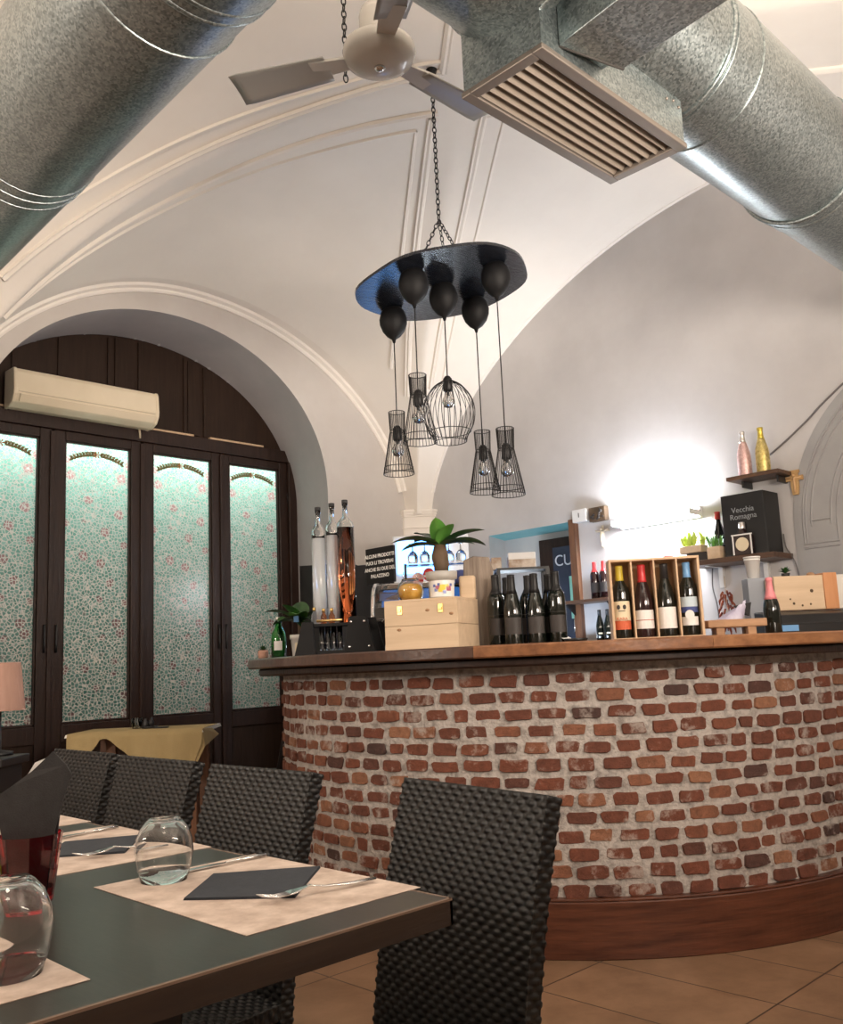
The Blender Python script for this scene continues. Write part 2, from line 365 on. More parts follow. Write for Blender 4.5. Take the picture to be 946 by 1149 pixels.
def tag(o, label=None, cat=None, group=None, kind=None):
    if label: o['label'] = label
    if cat: o['category'] = cat
    if group: o['group'] = group
    if kind: o['kind'] = kind
    return o
def thing(name, label, cat, loc=(0, 0, 0), rz=0, group=None, kind=None):
    o = bpy.data.objects.new(name, None); COL.objects.link(o); o.empty_display_size = .1
    o.location = loc; o.rotation_euler = (0, 0, rz)
    return tag(o, label, cat, group, kind)
def part(name, mb, mats, parent, label=None, bevel=0, loc=None, rot=None, kind=None):
    if isinstance(mats, str): mats = [mats]
    o = bpy.data.objects.new(name, mb.mesh(name, mats)); COL.objects.link(o)
    o.parent = parent
    if loc: o.location = loc
    if rot: o.rotation_euler = rot
    if bevel:
        b = o.modifiers.new('bevel', 'BEVEL'); b.width = bevel; b.segments = 2; b.limit_method = 'ANGLE'
    if label: o['label'] = label
    if kind: o['kind'] = kind
    return o
def solo(name, mb, mats, label, cat, group=None, bevel=0, kind=None, loc=None, rot=None):
    return tag(part(name, mb, mats, None, bevel=bevel, loc=loc, rot=rot), label, cat, group, kind)
def struct(name, mb, mats, label=None, cat=None, bevel=0): return solo(name, mb, mats, label, cat, kind='structure', bevel=bevel)
def kids(o): return [c for c in COL.objects if c.parent == o]
def copy_tree(o, parent=None):
    c = o.copy(); COL.objects.link(c); c.parent = parent
    for k in kids(o): copy_tree(k, c)
    return c
def text(body, size, parent, m, name='lettering', matrix=None, align='LEFT', ext=.0006, spacing=1.0, bold=0):
    cu = bpy.data.curves.new(name, 'FONT'); cu.body = body; cu.size = size; cu.extrude = ext; cu.align_x = align; cu.space_line = spacing; cu.offset = bold
    cu.materials.append(M[m])
    o = bpy.data.objects.new(name, cu); COL.objects.link(o); o.parent = parent
    dg = bpy.context.evaluated_depsgraph_get()
    me = bpy.data.meshes.new_from_object(o.evaluated_get(dg)); me.name = name
    bpy.data.objects.remove(o); bpy.data.curves.remove(cu)
    o = bpy.data.objects.new(name, me); COL.objects.link(o); o.parent = parent
    if matrix is not None: o.matrix_local = matrix
    return o
def frame(origin, xdir, ydir):
    """matrix whose local x runs along xdir and local y along ydir"""
    x = Vector(xdir).normalized(); y = Vector(ydir).normalized(); z = x.cross(y)
    m = Matrix.Identity(4)
    for i in range(3): m[i][0] = x[i]; m[i][1] = y[i]; m[i][2] = z[i]; m[i][3] = origin[i]
    return m
def lerp(a, b, t): return a + (b - a) * t
def catmull(pts, n=8):
    P = [Vector(p) for p in pts]; P = [P[0] * 2 - P[1]] + P + [P[-1] * 2 - P[-2]]; out = []
    for i in range(1, len(P) - 2):
        for k in range(n):
            t = k / n; a, b, c, d = P[i - 1], P[i], P[i + 1], P[i + 2]
            out.append(.5 * ((2 * b) + (c - a) * t + (2 * a - 5 * b + 4 * c - d) * t * t + (3 * b - a - 3 * c + d) * t ** 3))
    out.append(P[-2]); return out

# ------------------------------------------------------------------ the vault
VX0, VX1, VY0, VY1, ZS, ZC, XC, YC = 1.5, 5.23, -.96, 5.36, 2.33, 4.17, 3.42, 3.02
WX, WY = 5.4, 5.5          # planes of the right wall and of the left (window) wall
def S(X, Y):
    X = np.asarray(X, float); Y = np.asarray(Y, float)
    X = np.where(X < 1.5, 3.0 - X, X)
    ty = np.clip(np.where(Y > YC, (Y - YC) / (VY1 - YC), (YC - Y) / (YC - VY0)), 0, 1)
    tx = np.clip(np.where(X > XC, (X - XC) / (VX1 - XC), (XC - X) / (XC - VX0)), 0, 1)
    xc = XC - .17 * ty ** 2; yc = YC - .75 * tx ** 1.2
    x = np.clip(np.where(X > xc, (X - xc) / (VX1 - xc), (xc - X) / (xc - VX0)), 0, 1)
    y = np.clip(np.where(Y > yc, (Y - yc) / (VY1 - yc), (yc - Y) / (yc - VY0)), 0, 1)
    ap1 = ZC - (ZC - 3.78) * ty ** 2.3
    z1 = ZS + (ap1 - ZS) * (1 - x * x) ** .56
    z2 = ZS + (ZC - ZS) * (1 - y * y) ** (.58 + .04 * tx)
    return np.maximum(z1, z2)
def Sz(x, y): return float(S(x, y))
def spaced(a, b, n):   # dense near both ends
    return [a + (b - a) * (.5 - .5 * math.cos(PI * i / n)) for i in range(n + 1)]
mb = MB()
ys = spaced(VY0, VY1, 200) + [WY]
for xs in (spaced(VX0, VX1, 170) + [WX], [3 - x for x in spaced(VX0, VX1, 60)][::-1]):
    X, Y = np.meshgrid(xs, ys); Z = S(X, Y); w = len(xs)
    vs = [(X[j][i], Y[j][i], Z[j][i]) for j in range(len(ys)) for i in range(w)]
    fs = [(j * w + i, (j + 1) * w + i, (j + 1) * w + i + 1, j * w + i + 1) for j in range(len(ys) - 1) for i in range(w - 1)]
    mb.add(vs, fs, 0, True)
struct('ceiling', mb, 'plaster', 'cream groin vault ceiling with moulded panels', 'ceiling')

def vnorm(x, y):
    e = .02; dx = (Sz(x + e, y) - Sz(x - e, y)) / (2 * e); dy = (Sz(x, y + e) - Sz(x, y - e)) / (2 * e)
    v = Vector((dx, dy, -1)); return v.normalized()
def vault_line(pts, name, label, prof=((-.016, 0), (-.014, .008), (-.004, .013), (.006, .009), (.014, .012), (.017, 0)), n=10):
    P = catmull([(p[0], p[1], 0) for p in pts], n); q = []
    for p in P: q.append(Vector((p.x, p.y, Sz(p.x, p.y))))
    mb = MB(); vs = []; m = len(prof)
    for i, p in enumerate(q):
        t = (q[min(i + 1, len(q) - 1)] - q[max(i - 1, 0)]).normalized(); nn = vnorm(p.x, p.y); s = t.cross(nn).normalized(); nn = s.cross(t).normalized()
        if nn.z > 0: nn = -nn
        for a, b in prof: vs.append(p + s * a * 1.45 + nn * (b * 1.7 - .002))
    fs = [(i * m + k, i * m + k + 1, (i + 1) * m + k + 1, (i + 1) * m + k) for i in range(len(q) - 1) for k in range(m - 1)]
    mb.add(vs, fs, 0, False)
    return struct(name, mb, 'plaster', label, 'moulding')
A_ = [(3.50, 3.46), (3.833, 3.877), (4.147, 4.291), (4.379, 4.61), (4.68, 5.02)]
B_ = [(3.487, 3.313), (3.844, 3.75), (4.184, 4.188), (4.55, 4.66), (4.86, 5.03)]
C_ = [(3.685, 3.09), (4.025, 3.512), (4.33, 3.93), (4.612, 4.34), (4.95, 4.86)]
D_ = [(3.817, 3.057), (4.144, 3.47), (4.439, 3.873), (4.744, 4.361), (5.05, 4.85)]
L1 = [(3.496, 3.455), (3.144, 3.93), (2.588, 4.561), (2.16, 4.95), (1.85, 5.2)]
L2 = [(3.48, 3.26), (3.067, 3.79), (2.551, 4.42), (2.12, 4.80), (1.80, 5.1)]
L3 = [(3.245, 2.99), (2.831, 3.562), (2.336, 4.116), (1.90, 4.60), (1.70, 4.84)]
L4 = [(3.18, 2.93), (2.882, 3.336), (2.614, 3.64), (2.273, 4.005), (1.86, 4.47)]
tn = [0]
def trim_name(): tn[0] += 1; return 'trim_%d' % tn[0]
thin = ((-.009, 0), (-.007, .007), (.004, .009), (.009, 0))
vault_line(A_, trim_name(), 'thin inner panel moulding beside the vault groin above the window wall', thin)
vault_line(B_, trim_name(), 'double panel moulding along the window side of the vault groin')
vault_line(C_, trim_name(), 'double panel moulding along the bar side of the vault groin')
vault_line(D_, trim_name(), 'thin outer panel moulding on the bar side of the vault groin', thin)
vault_line(L1, trim_name(), 'lowest moulding of the band curving down to the left over the window', thin)
vault_line(L2, trim_name(), 'second moulding of the band curving down to the left over the window')
vault_line(L3, trim_name(), 'third moulding of the band curving down to the left under the fan')
vault_line(L4, trim_name(), 'topmost moulding of the band curving down to the left behind the fan blade', thin)
vault_line([(3.245, 2.99), (3.12, 2.84), (2.9, 2.58), (2.5, 2.1), (2.1, 1.55)], trim_name(), 'panel moulding turning from the vault centre back over the fan')
vault_line([(3.685, 3.09), (4.05, 2.6), (4.5, 1.9), (4.9, 1.1)], trim_name(), 'panel moulding running from the vault centre behind the right duct')

def arch_band(pts, prof, name, label):
    """sweep a profile along an arch given as (point, inward-normal, room-normal)"""
    mb = MB(); vs = []; m = len(prof)
    for p, a, b in pts:
        for u, w in prof: vs.append(p + a * u + b * w)
    fs = [(i * m + k, i * m + k + 1, (i + 1) * m + k + 1, (i + 1) * m + k) for i in range(len(pts) - 1) for k in range(m - 1)]
    mb.add(vs, fs, 0, False); return struct(name, mb, 'plaster', label, 'moulding')
def arch_pts(fn, ts, room):
    P = [Vector(fn(t)) for t in ts]; out = []
    for i, p in enumerate(P):
        t = (P[min(i + 1, len(P) - 1)] - P[max(i - 1, 0)]).normalized(); a = t.cross(room).normalized()
        if a.z > 0: a = -a
        out.append((p, a, room))
    return out
prof_band = ((.055, 0), (.055, .016), (.043, .024), (.03, .024), (.02, .05), (.0, .055), (-.012, .055), (-.02, .085), (-.035, .09), (-.045, .12), (-.06, .12))
ts = [1.56 + (5.20 - 1.56) * (.5 - .5 * math.cos(PI * i / 90)) for i in range(91)]
arch_band(arch_pts(lambda t: (t, WY, Sz(t, WY)), ts, Vector((0, -1, 0))), prof_band, trim_name(), 'stepped white arch moulding over the arched window wall')
ts = [-.9 + (5.32 + .9) * (.5 - .5 * math.cos(PI * i / 90)) for i in range(91)]
prof_band2 = ((.004, -.005), (.004, .03), (-.02, .034), (-.035, .10), (-.05, .105), (-.06, .17), (-.08, .17))
arch_band(arch_pts(lambda t: (WX, t, Sz(WX, t)), ts, Vector((-1, 0, 0))), prof_band2, trim_name(), 'stepped cream arch moulding where the vault meets the bar wall')

# ------------------------------------------------------------------ walls and floor
struct('floor', MB().box(-2.3, 6.6, -1.05, 7.4, -.06, 0), 'tiles', 'brown terracotta tile floor', 'floor')
OX, OA = 3.09, 1.315                     # window arch: centre and half width
def oz(x, a=OA, z0=2.42, b=1.155): return z0 + b * max(0, 1 - ((x - OX) / a) ** 2) ** .47
mb = MB()
mb.add([(-2.25, WY, 0), (OX - OA, WY, 0), (OX - OA, WY, 4.3), (-2.25, WY, 4.3)], [(0, 1, 2, 3)])
mb.add([(OX + OA, WY, 0), (WX, WY, 0), (WX, WY, 4.3), (OX + OA, WY, 4.3)], [(0, 1, 2, 3)])
n = 72; xs = [OX - OA * math.cos(PI * i / n) for i in range(n + 1)]
vs = []; 
for x in xs: vs += [(x, WY, oz(x)), (x, WY, 4.3)]
mb.add(vs, [(2 * i, 2 * i + 2, 2 * i + 3, 2 * i + 1) for i in range(n)])
A2 = 1.375; vs = []
outl = [(OX - OA, 0)] + [(x, oz(x)) for x in xs] + [(OX + OA, 0)]
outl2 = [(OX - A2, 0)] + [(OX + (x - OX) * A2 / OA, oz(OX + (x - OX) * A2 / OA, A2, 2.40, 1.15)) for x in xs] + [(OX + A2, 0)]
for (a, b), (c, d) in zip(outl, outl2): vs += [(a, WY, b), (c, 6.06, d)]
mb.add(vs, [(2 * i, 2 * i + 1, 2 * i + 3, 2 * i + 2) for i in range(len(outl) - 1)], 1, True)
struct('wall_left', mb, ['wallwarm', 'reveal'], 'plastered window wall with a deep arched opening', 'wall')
# bar wall with the kitchen passage
DY0, DY1, DZ, PX = 3.93, 4.74, 2.075, 5.74
mb = MB()
mb.add([(WX, -1.0, 0), (WX, DY0, 0), (WX, DY0, 4.4), (WX, -1.0, 4.4)], [(3, 2, 1, 0)])
mb.add([(WX, DY1, 0), (WX, WY, 0), (WX, WY, 4.4), (WX, DY1, 4.4)], [(3, 2, 1, 0)])
mb.add([(WX, DY0, DZ), (WX, DY1, DZ), (WX, DY1, 4.4), (WX, DY0, 4.4)], [(3, 2, 1, 0)])
mb.add([(WX, DY0, 0), (PX, DY0, 0), (PX, DY0, DZ), (WX, DY0, DZ)], [(0, 1, 2, 3)])
mb.add([(WX, DY1, 0), (PX, DY1 + .13, 0), (PX, DY1 + .13, DZ), (WX, DY1, DZ)], [(3, 2, 1, 0)])
mb.add([(PX, DY0, 0), (PX, DY1 + .13, 0), (PX, DY1 + .13, DZ), (PX, DY0, DZ)], [(3, 2, 1, 0)])
mb.add([(WX, DY0, DZ), (PX, DY0, DZ), (PX, DY1 + .13, DZ), (WX, DY1, DZ)], [(0, 1, 2, 3)], 1)
struct('wall_right', mb, ['wallgrey', 'teal'], 'grey bar wall with a kitchen passage and teal soffit', 'wall')
struct('wall_rear', MB().box(-2.3, WX, -1.05, -1.0, 0, 4.4), 'wallwarm', 'plain wall behind the right of the room', 'wall')
struct('wall_front', MB().box(-2.3, -2.25, -1.0, WY, 0, 4.4), 'wallwarm', 'plain wall at the far left of the room', 'wall')
# corner pier with its capital
mb = MB().prism([(5.195, WY), (5.195, 5.485), (5.365, 5.325), (WX, 5.325), (WX, WY)], 0, 2.36)
for z0, z1, e in ((2.315, 2.33, .012), (2.33, 2.352, .022), (2.352, 2.372, .030), (2.22, 2.228, .010)):
    mb.prism([(5.195 - e, WY), (5.195 - e, 5.485 - e), (5.365 - e, 5.325 - e), (WX, 5.325 - e), (WX, WY)], z0, z1)
struct('trim_20', mb, 'plaster', 'narrow corner pier with a thin moulded capital', 'pier')
# dark dado beside the window
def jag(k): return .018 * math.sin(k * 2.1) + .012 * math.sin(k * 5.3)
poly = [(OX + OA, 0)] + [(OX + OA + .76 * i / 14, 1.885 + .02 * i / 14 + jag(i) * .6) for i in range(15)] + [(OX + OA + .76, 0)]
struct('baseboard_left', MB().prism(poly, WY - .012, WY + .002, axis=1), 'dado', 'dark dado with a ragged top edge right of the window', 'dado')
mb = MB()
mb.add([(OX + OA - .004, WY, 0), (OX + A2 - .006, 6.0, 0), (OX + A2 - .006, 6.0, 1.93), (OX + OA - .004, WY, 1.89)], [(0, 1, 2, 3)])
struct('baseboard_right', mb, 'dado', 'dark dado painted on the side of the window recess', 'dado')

# blind arch on the bar wall
Yc, Aw = 1.36, .955
def nz(y, a, z0, b): return z0 + b * max(0, 1 - ((y - Yc) / a) ** 2) ** .5
def niche_outline(a, z0, b, zb, k=24):
    return [(Yc + a, zb)] + [(Yc + a * math.cos(PI * i / k), nz(Yc + a * math.cos(PI * i / k), a, z0, b)) for i in range(k + 1)] + [(Yc - a, zb)]
mb = MB().prism(niche_outline(.955, 1.80, .98, 0, 40), WX - .008, WX + .01, axis=0)
door = thing('door_2', 'grey blind arched door panel in the bar wall', 'door', kind='structure')
part('panel', mb, 'nichegrey', door)
def ridge(r, w, zb):
    o1 = niche_outline(r, 1.80, r + .02, zb, 48); o2 = niche_outline(r - w, 1.80, r - w + .02, zb, 48); om = niche_outline(r - w / 2, 1.80, r - w / 2 + .02, zb, 48)
    m = MB(); vs = []
    for (a, b), (c, d), (e, f) in zip(o1, om, o2): vs += [(WX - .0075, a, b), (WX - .0145, c, d), (WX - .0075, e, f)]
    return m.add(vs, [(i * 3 + k, i * 3 + k + 1, i * 3 + k + 4, i * 3 + k + 3) for i in range(len(o1) - 1) for k in (0, 1)], 0, False)
for r, zb in ((.905, 1.70), (.890, 1.705), (.855, 1.835), (.742, 1.835), (.708, 1.70)): part('panel_moulding', ridge(r, .013, zb), 'nichegrey', door)
for y0, y1, z in ((Yc + .70, Yc + .905, 1.70), (Yc + .70, Yc + .905, 1.675), (Yc + .735, Yc + .855, 1.835)):
    for sg_ in (1, -1):
        a, b = sorted((Yc + sg_ * (y0 - Yc), Yc + sg_ * (y1 - Yc)))
        part('panel_rail', MB().add([(WX - .0075, a, z - .007), (WX - .0075, b, z - .007), (WX - .0145, b, z), (WX - .0145, a, z), (WX - .0075, b, z + .007), (WX - .0075, a, z + .007)], [(0, 1, 2, 3), (3, 2, 4, 5)]), 'nichegrey', door)

# kitchen door seen through the passage
kd = thing('door_1', 'dark kitchen door with chalk lettering and a mint board', 'door', kind='structure')
part('leaf', MB().box(5.68, 5.735, 3.935, 4.47, 0, 2.02), 'darkwood', kd, bevel=.004)
part('blackboard', MB().box(5.666, 5.68, 3.95, 4.33, 1.16, 1.945), 'navy', kd)
part('mint_board', MB().box(5.648, 5.664, 4.085, 4.175, 1.39, 1.71), 'mint', kd)
text('CUCINA', .12, kd, 'chalk', matrix=frame((5.6645, 4.315, 1.80), (0, -1, 0), (0, 0, 1)))
part('bolt', MB().tube([(5.655, 4.15, 1.385), (5.655, 4.15, 1.29)], .012), 'steel', kd)
mb = MB().box(5.36, 5.47, DY0 - .05, DY0 + .012, 0, DZ + .01)
struct('trim_21', mb, 'jamb', 'brown timber jamb on the right of the kitchen passage', 'jamb', bevel=.004)

# ------------------------------------------------------------------ window: lunette and four leaves
WYF = 6.0
tr = thing('trim_22', 'dark timber lunette with boarded panels above the four window leaves', 'lunette', kind='structure')
k = 48; A3 = 1.40
outer = [(OX - A3 + .0, 2.78)] + [(OX - A3 * math.cos(PI * i / k), oz(OX - A3 * math.cos(PI * i / k), A3, 2.40, 1.17)) for i in range(k + 1)] + [(OX + A3, 2.78)]
outer = [p for p in outer if p[1] >= 2.78]
part('boarding', MB().prism(outer, WYF + .03, WYF + .07, axis=1), 'lunette', tr)
mb = MB()
for x, w in ((2.20, .03), (2.51, .035), (2.865, .03), (2.95, .09), (3.10, .03), (3.47, .03), (3.54, .10), (3.64, .03), (1.86, .03)):
    mb.box(x - w / 2, x + w / 2, WYF + .015, WYF + .032, 2.89, oz(x, A3, 2.40, 1.15) - .02)
part('stile', mb, 'lunette', tr, bevel=.003)
part('rail', MB().box(OX - 1.36, OX + 1.37, WYF - .02, WYF + .06, 2.775, 2.87), 'darkwood', tr, bevel=.004)
mb = MB()
for x0, x1 in ((3.19, 3.53), (3.67, 4.16), (2.0, 2.5), (2.6, 3.05)): mb.box(x0, x1, WYF + .0, WYF + .035, 2.878, 2.892)
part('ledge', mb, 'crate2', tr, 'worn pale ledge under the boarding')
mb = MB()
prev = None
for i in range(60):   # ragged filler where the timber meets the plaster
    a = PI * (.06 + .88 * i / 59); x = OX + A3 * .985 * math.cos(a); z = oz(x, A3, 2.40, 1.17)
    mb.ball((x, WYF + .02, z - .004), .014 + .010 * rnd.random(), seg=8)
part('filler', mb, 'reveal', tr)
for sx in (-1, 1):
    x = OX + sx * 1.335
    part('post', MB().box(x - .045, x + .045, WYF - .03, WYF + .06, 0, 2.78), 'darkwood', tr, bevel=.005)
leaf_labels = ['window leaf at the far left, partly cut by the edge of the photo', 'window leaf second from left, under the right half of the air conditioner',
               'window leaf third from left, above the khaki table', 'window leaf nearest the bar, behind the small succulent']
def garland(cx, z):
    mb = MB()
    for i in range(17):
        t = (i - 8) / 8; x = cx + t * .17; zz = z + .045 * (1 - t * t)
        for q in (-1, 1):
            d = Vector((.019 * (1 if t > 0 else -1), 0, .012 * q)); p = Vector((x, 0, zz)); s = Vector((-d.z, 0, d.x)) * .5
            mb.add([p, p + d * .6 + s, p + d * 1.6, p + d * .6 - s], [(0, 1, 2, 3)], 0)
    for q in range(6):
        a = q * PI / 3; mb.add([(cx, -.0004, z + .045), (cx + .02 * math.cos(a - .3), -.0004, z + .045 + .02 * math.sin(a - .3)), (cx + .028 * math.cos(a), -.0004, z + .045 + .028 * math.sin(a)), (cx + .02 * math.cos(a + .3), -.0004, z + .045 + .02 * math.sin(a + .3))], [(0, 1, 2, 3)], 1)
    return mb
for i, (cx, pw) in enumerate(((2.135, .48), (2.787, .476), (3.438, .486), (4.071, .466))):
    w = thing('window_%d' % (i + 1), 'dark timber glazed ' + leaf_labels[i], 'window', (cx, WYF, 0), kind='structure', group='leaves of the arched window')
    hw = pw / 2; fw = .318
    fl, fr = -hw - .078, hw + .078
    mb = MB()
    for x0, x1, z0, z1 in ((fl, -hw, 0, 2.775), (hw, fr, 0, 2.775), (-hw, hw, 2.71, 2.775), (-hw, hw, .70, .815), (-hw, hw, 0, .12)):
        mb.box(x0, x1, 0, .05, z0, z1)
    part('sash', mb, 'darkwood', w, bevel=.006)
    mb = MB()
    for x0, x1, z0, z1 in ((-hw, -hw + .012, .815, 2.71), (hw - .012, hw, .815, 2.71), (-hw, hw, .815, .83), (-hw, hw, 2.698, 2.71)):
        mb.box(x0, x1, .012, .034, z0, z1)
    part('glazing_bead', mb, 'darkwood', w, bevel=.003)
    part('lower_panel', MB().box(-hw, hw, .018, .04, .12, .70), 'lunette', w)
    part('pane', MB().grid(lambda u, v, hw=hw: (-hw + 2 * hw * u, .036, .815 + 1.895 * v), 1, 1, sm=False), 'film', w, 'glass pane covered with teal floral film')
    part('garland', garland(0, 2.60), ['garland', 'garlandflower'], w, loc=(0, .0345, 0))
    hs = fr - .03 if i % 2 == 0 else fl + .03
    part('latch', MB().tube([(hs, -.006, 1.46), (hs, -.012, 1.40), (hs, -.012, 1.33), (hs, -.006, 1.28)], .008), 'black', w)
    mb = MB()
    for z in (.5, 1.5, 2.45): mb.lathe([(.0, 0), (.009, 0), (.009, .07), (0, .07)], (fl if i % 2 == 0 else fr, -.004, z), 10)
    part('hinge', mb, 'black', w)
    if i < 3:
        x = fr + .012
        part('cover_strip', MB().box(fr - .012, fr + .02, -.016, .0, .02, 2.76), 'darkwood', w, bevel=.004)

# ------------------------------------------------------------------ air conditioner
ac = thing('air_conditioner', 'long cream wall air conditioner mounted above the window leaves', 'air conditioner', (2.635, 6.0, 2.855))
pr = [(-.02, .0), (-.09, .0), (-.155, .022), (-.185, .07), (-.19, .10), (-.178, .215), (-.165, .245), (-.02, .25)]
hl = .495
part('body', MB().prism([(y, z) for y, z in pr], -hl, hl, axis=0), 'cream', ac, bevel=.012)
part('end_cap', MB().prism([(y * 1.03, z * 1.02 - .003) for y, z in pr], -hl - .012, -hl + .012, axis=0), 'cream', ac, bevel=.008)
part('end_cap', MB().prism([(y * 1.03, z * 1.02 - .003) for y, z in pr], hl - .012, hl + .012, axis=0), 'cream', ac, bevel=.008)
part('louvre', MB().box(-hl + .03, hl - .03, -.006, .006, -.028, .028, mx=Matrix.Translation((0, -.176, .048)) @ Matrix.Rotation(.55, 4, 'X')), 'cream', ac, bevel=.003)
part('grille_line', MB().box(-hl + .02, hl - .02, -.1925, -.186, .083, .087), 'creamdark', ac)
part('mounting_plate', MB().box(-.4, .4, -.02, .02, .03, .22), 'creamdark', ac)
part('drain_hose', MB().tube([(hl - .06, -.03, .0), (hl - .055, -.03, -.03), (hl - .05, -.02, -.06)], .008), 'creamdark', ac)

# ------------------------------------------------------------------ ducts
def cyl(p, q, r, seg=48, cap=True):
    p = Vector(p); q = Vector(q); t = (q - p).normalized(); a = t.cross(Vector((0, 0, 1))).normalized(); b = a.cross(t)
    m = MB(); vs = []
    for o in (p, q):
        for i in range(seg):
            an = 2 * PI * i / seg; vs.append(o + a * r * math.cos(an) + b * r * math.sin(an))
    fs = [(i, (i + 1) % seg, seg + (i + 1) % seg, seg + i) for i in range(seg)]
    m.add(vs, fs, 0, True)
    if cap: m.add([vs[i] for i in range(seg)], [tuple(range(seg))]); m.add([vs[seg + i] for i in range(seg)], [tuple(reversed(range(seg)))])
    return m
def ring(p, t, r, rr):
    t = Vector(t).normalized(); a = t.cross(Vector((0, 0, 1))).normalized(); b = a.cross(t); p = Vector(p)
    return MB().tube([p + a * r * math.cos(2 * PI * i / 48) + b * r * math.sin(2 * PI * i / 48) for i in range(48)], rr, 8, closed=True)
ZD = 3.07
def lx(y): return 1.08 + .029 * y
ld = thing('ventilation_duct', 'large round galvanised duct crossing the upper left corner', 'duct', (0, 0, 0))
part('pipe', cyl((lx(.2), .2, ZD), (lx(4.55), 4.55, ZD), .26), 'galv', ld)
for y, r in ((2.11, .006), (3.10, .005), (3.16, .006), (3.22, .005), (1.93, .010), (1.885, .010), (1.60, .006)):
    part('collar', ring((lx(y), y, ZD), (.029, 1, 0), .26, r), 'galv', ld)
part('flange', cyl((lx(1.80), 1.80, ZD), (lx(1.93), 1.93, ZD), .266), 'galv', ld)
rd = thing('ventilation_duct', 'large round galvanised duct with a grille box crossing the upper right', 'duct', (0, 0, 0))
YR = 1.37
part('pipe', cyl((1.75, YR, ZD), (WX, YR, ZD), .251), 'galv', rd)
part('sleeve', cyl((1.45, YR, ZD - .01), (1.83, YR, ZD - .01), .275), 'galv', rd)
part('sleeve', cyl((1.395, YR, ZD - .005), (1.46, YR, ZD - .005), .262), 'galv', rd)
for x, r, rr in ((2.575, .252, .008), (2.60, .252, .004), (2.775, .251, .0045), (1.80, .276, .006), (1.45, .276, .006), (3.60, .256, .010), (3.66, .256, .006)):
    part('collar', ring((x, YR, ZD - (.01 if x < 1.9 else 0)), (1, 0, 0), r, rr), 'galv', rd)
part('joint_sleeve', cyl((3.60, YR, ZD), (3.76, YR, ZD), .257), 'galv', rd)
bx0, bx1, by0, by1, bz0, bz1 = 1.79, 2.51, 1.295, 1.572, 2.68, 3.06
mb = MB()
t = .006
mb.prism([(bx0, by0), (bx1, by0), (bx1, by1), (bx0, by1)], bz0 + .076, bz1); mb.box(bx0, bx0 + t, by0, by1, bz0, bz0 + .076).box(bx1 - t, bx1, by0, by1, bz0, bz0 + .076).box(bx0 + t, bx1 - t, by0, by0 + t, bz0, bz0 + .076).box(bx0 + t, bx1 - t, by1 - t, by1, bz0, bz0 + .076)
gb = part('grille_box', mb, 'galv', rd)
part('plenum', MB().box(bx0 + .01, bx1 - .01, by0 + .01, by1 - .01, bz0 + .07, bz0 + .075), 'darkvoid', gb)
mb = MB()
fw = .028
mb.box(bx0 - .006, bx1 + .006, by0 - .006, by0 + fw, bz0 - .012, bz0 + .006).box(bx0 - .006, bx1 + .006, by1 - fw, by1 + .006, bz0 - .012, bz0 + .006)
mb.box(bx0 - .006, bx0 + fw, by0 + fw, by1 - fw, bz0 - .012, bz0 + .006).box(bx1 - fw, bx1 + .006, by0 + fw, by1 - fw, bz0 - .012, bz0 + .006)
part('grille_frame', mb, 'alum', gb, bevel=.003)
mb = MB(); ns = 7
for i in range(ns):
    y = by0 + fw + (by1 - by0 - 2 * fw) * (i + .5) / ns
    mb.box(bx0 + fw - .004, bx1 - fw + .004, -.0016, .0016, -.017, .017, mx=Matrix.Translation((0, y, bz0 + .008)) @ Matrix.Rotation(math.radians(48), 4, 'X'))
part('grille_slats', mb, 'slatgrey', gb)
mb = MB()
for i in range(14): mb.box(bx0 + fw + .02 + i * .047, bx0 + fw + .023 + i * .047, by0 + fw, by1 - fw, bz0 + .03, bz0 + .05)
part('rear_slats', mb, 'alum', gb)
for p in ((2.42, 2.80), (2.46, 2.81), (2.49, 2.80)): part('rivet', MB().ball((p[0], by0 - .001, p[1]), .005, seg=8), 'alum', gb)
# branch take-off
br = MB()
br.add([(1.866, 1.294, 2.715), (2.083, 1.234, 2.715), (2.00, .30, 2.715), (1.74, .30, 2.715), (1.866, 1.294, 2.96), (2.083, 1.234, 2.96), (2.00, .30, 2.96), (1.74, .30, 2.96)],
       [(0, 1, 2, 3), (7, 6, 5, 4), (0, 4, 5, 1), (1, 5, 6, 2), (2, 6, 7, 3), (3, 7, 4, 0)])
part('branch_duct', br, 'galv', rd, bevel=.003)
part('branch_shadow_line', MB().tube([(1.868, 1.2955, 2.716), (2.085, 1.2365, 2.716)], .0045, 6), 'darkvoid', rd)  # dark tube stands in for the shadow line under the branch end
part('branch_neck', MB().add([(1.88, 1.29, 2.74), (2.07, 1.235, 2.74), (2.07, 1.30, 2.74), (1.88, 1.30, 2.74), (1.88, 1.29, 2.95), (2.07, 1.235, 2.95), (2.07, 1.30, 2.95), (1.88, 1.30, 2.95)], [(0, 1, 2, 3), (7, 6, 5, 4), (0, 4, 5, 1), (1, 5, 6, 2), (2, 6, 7, 3), (3, 7, 4, 0)]), 'galv', rd)

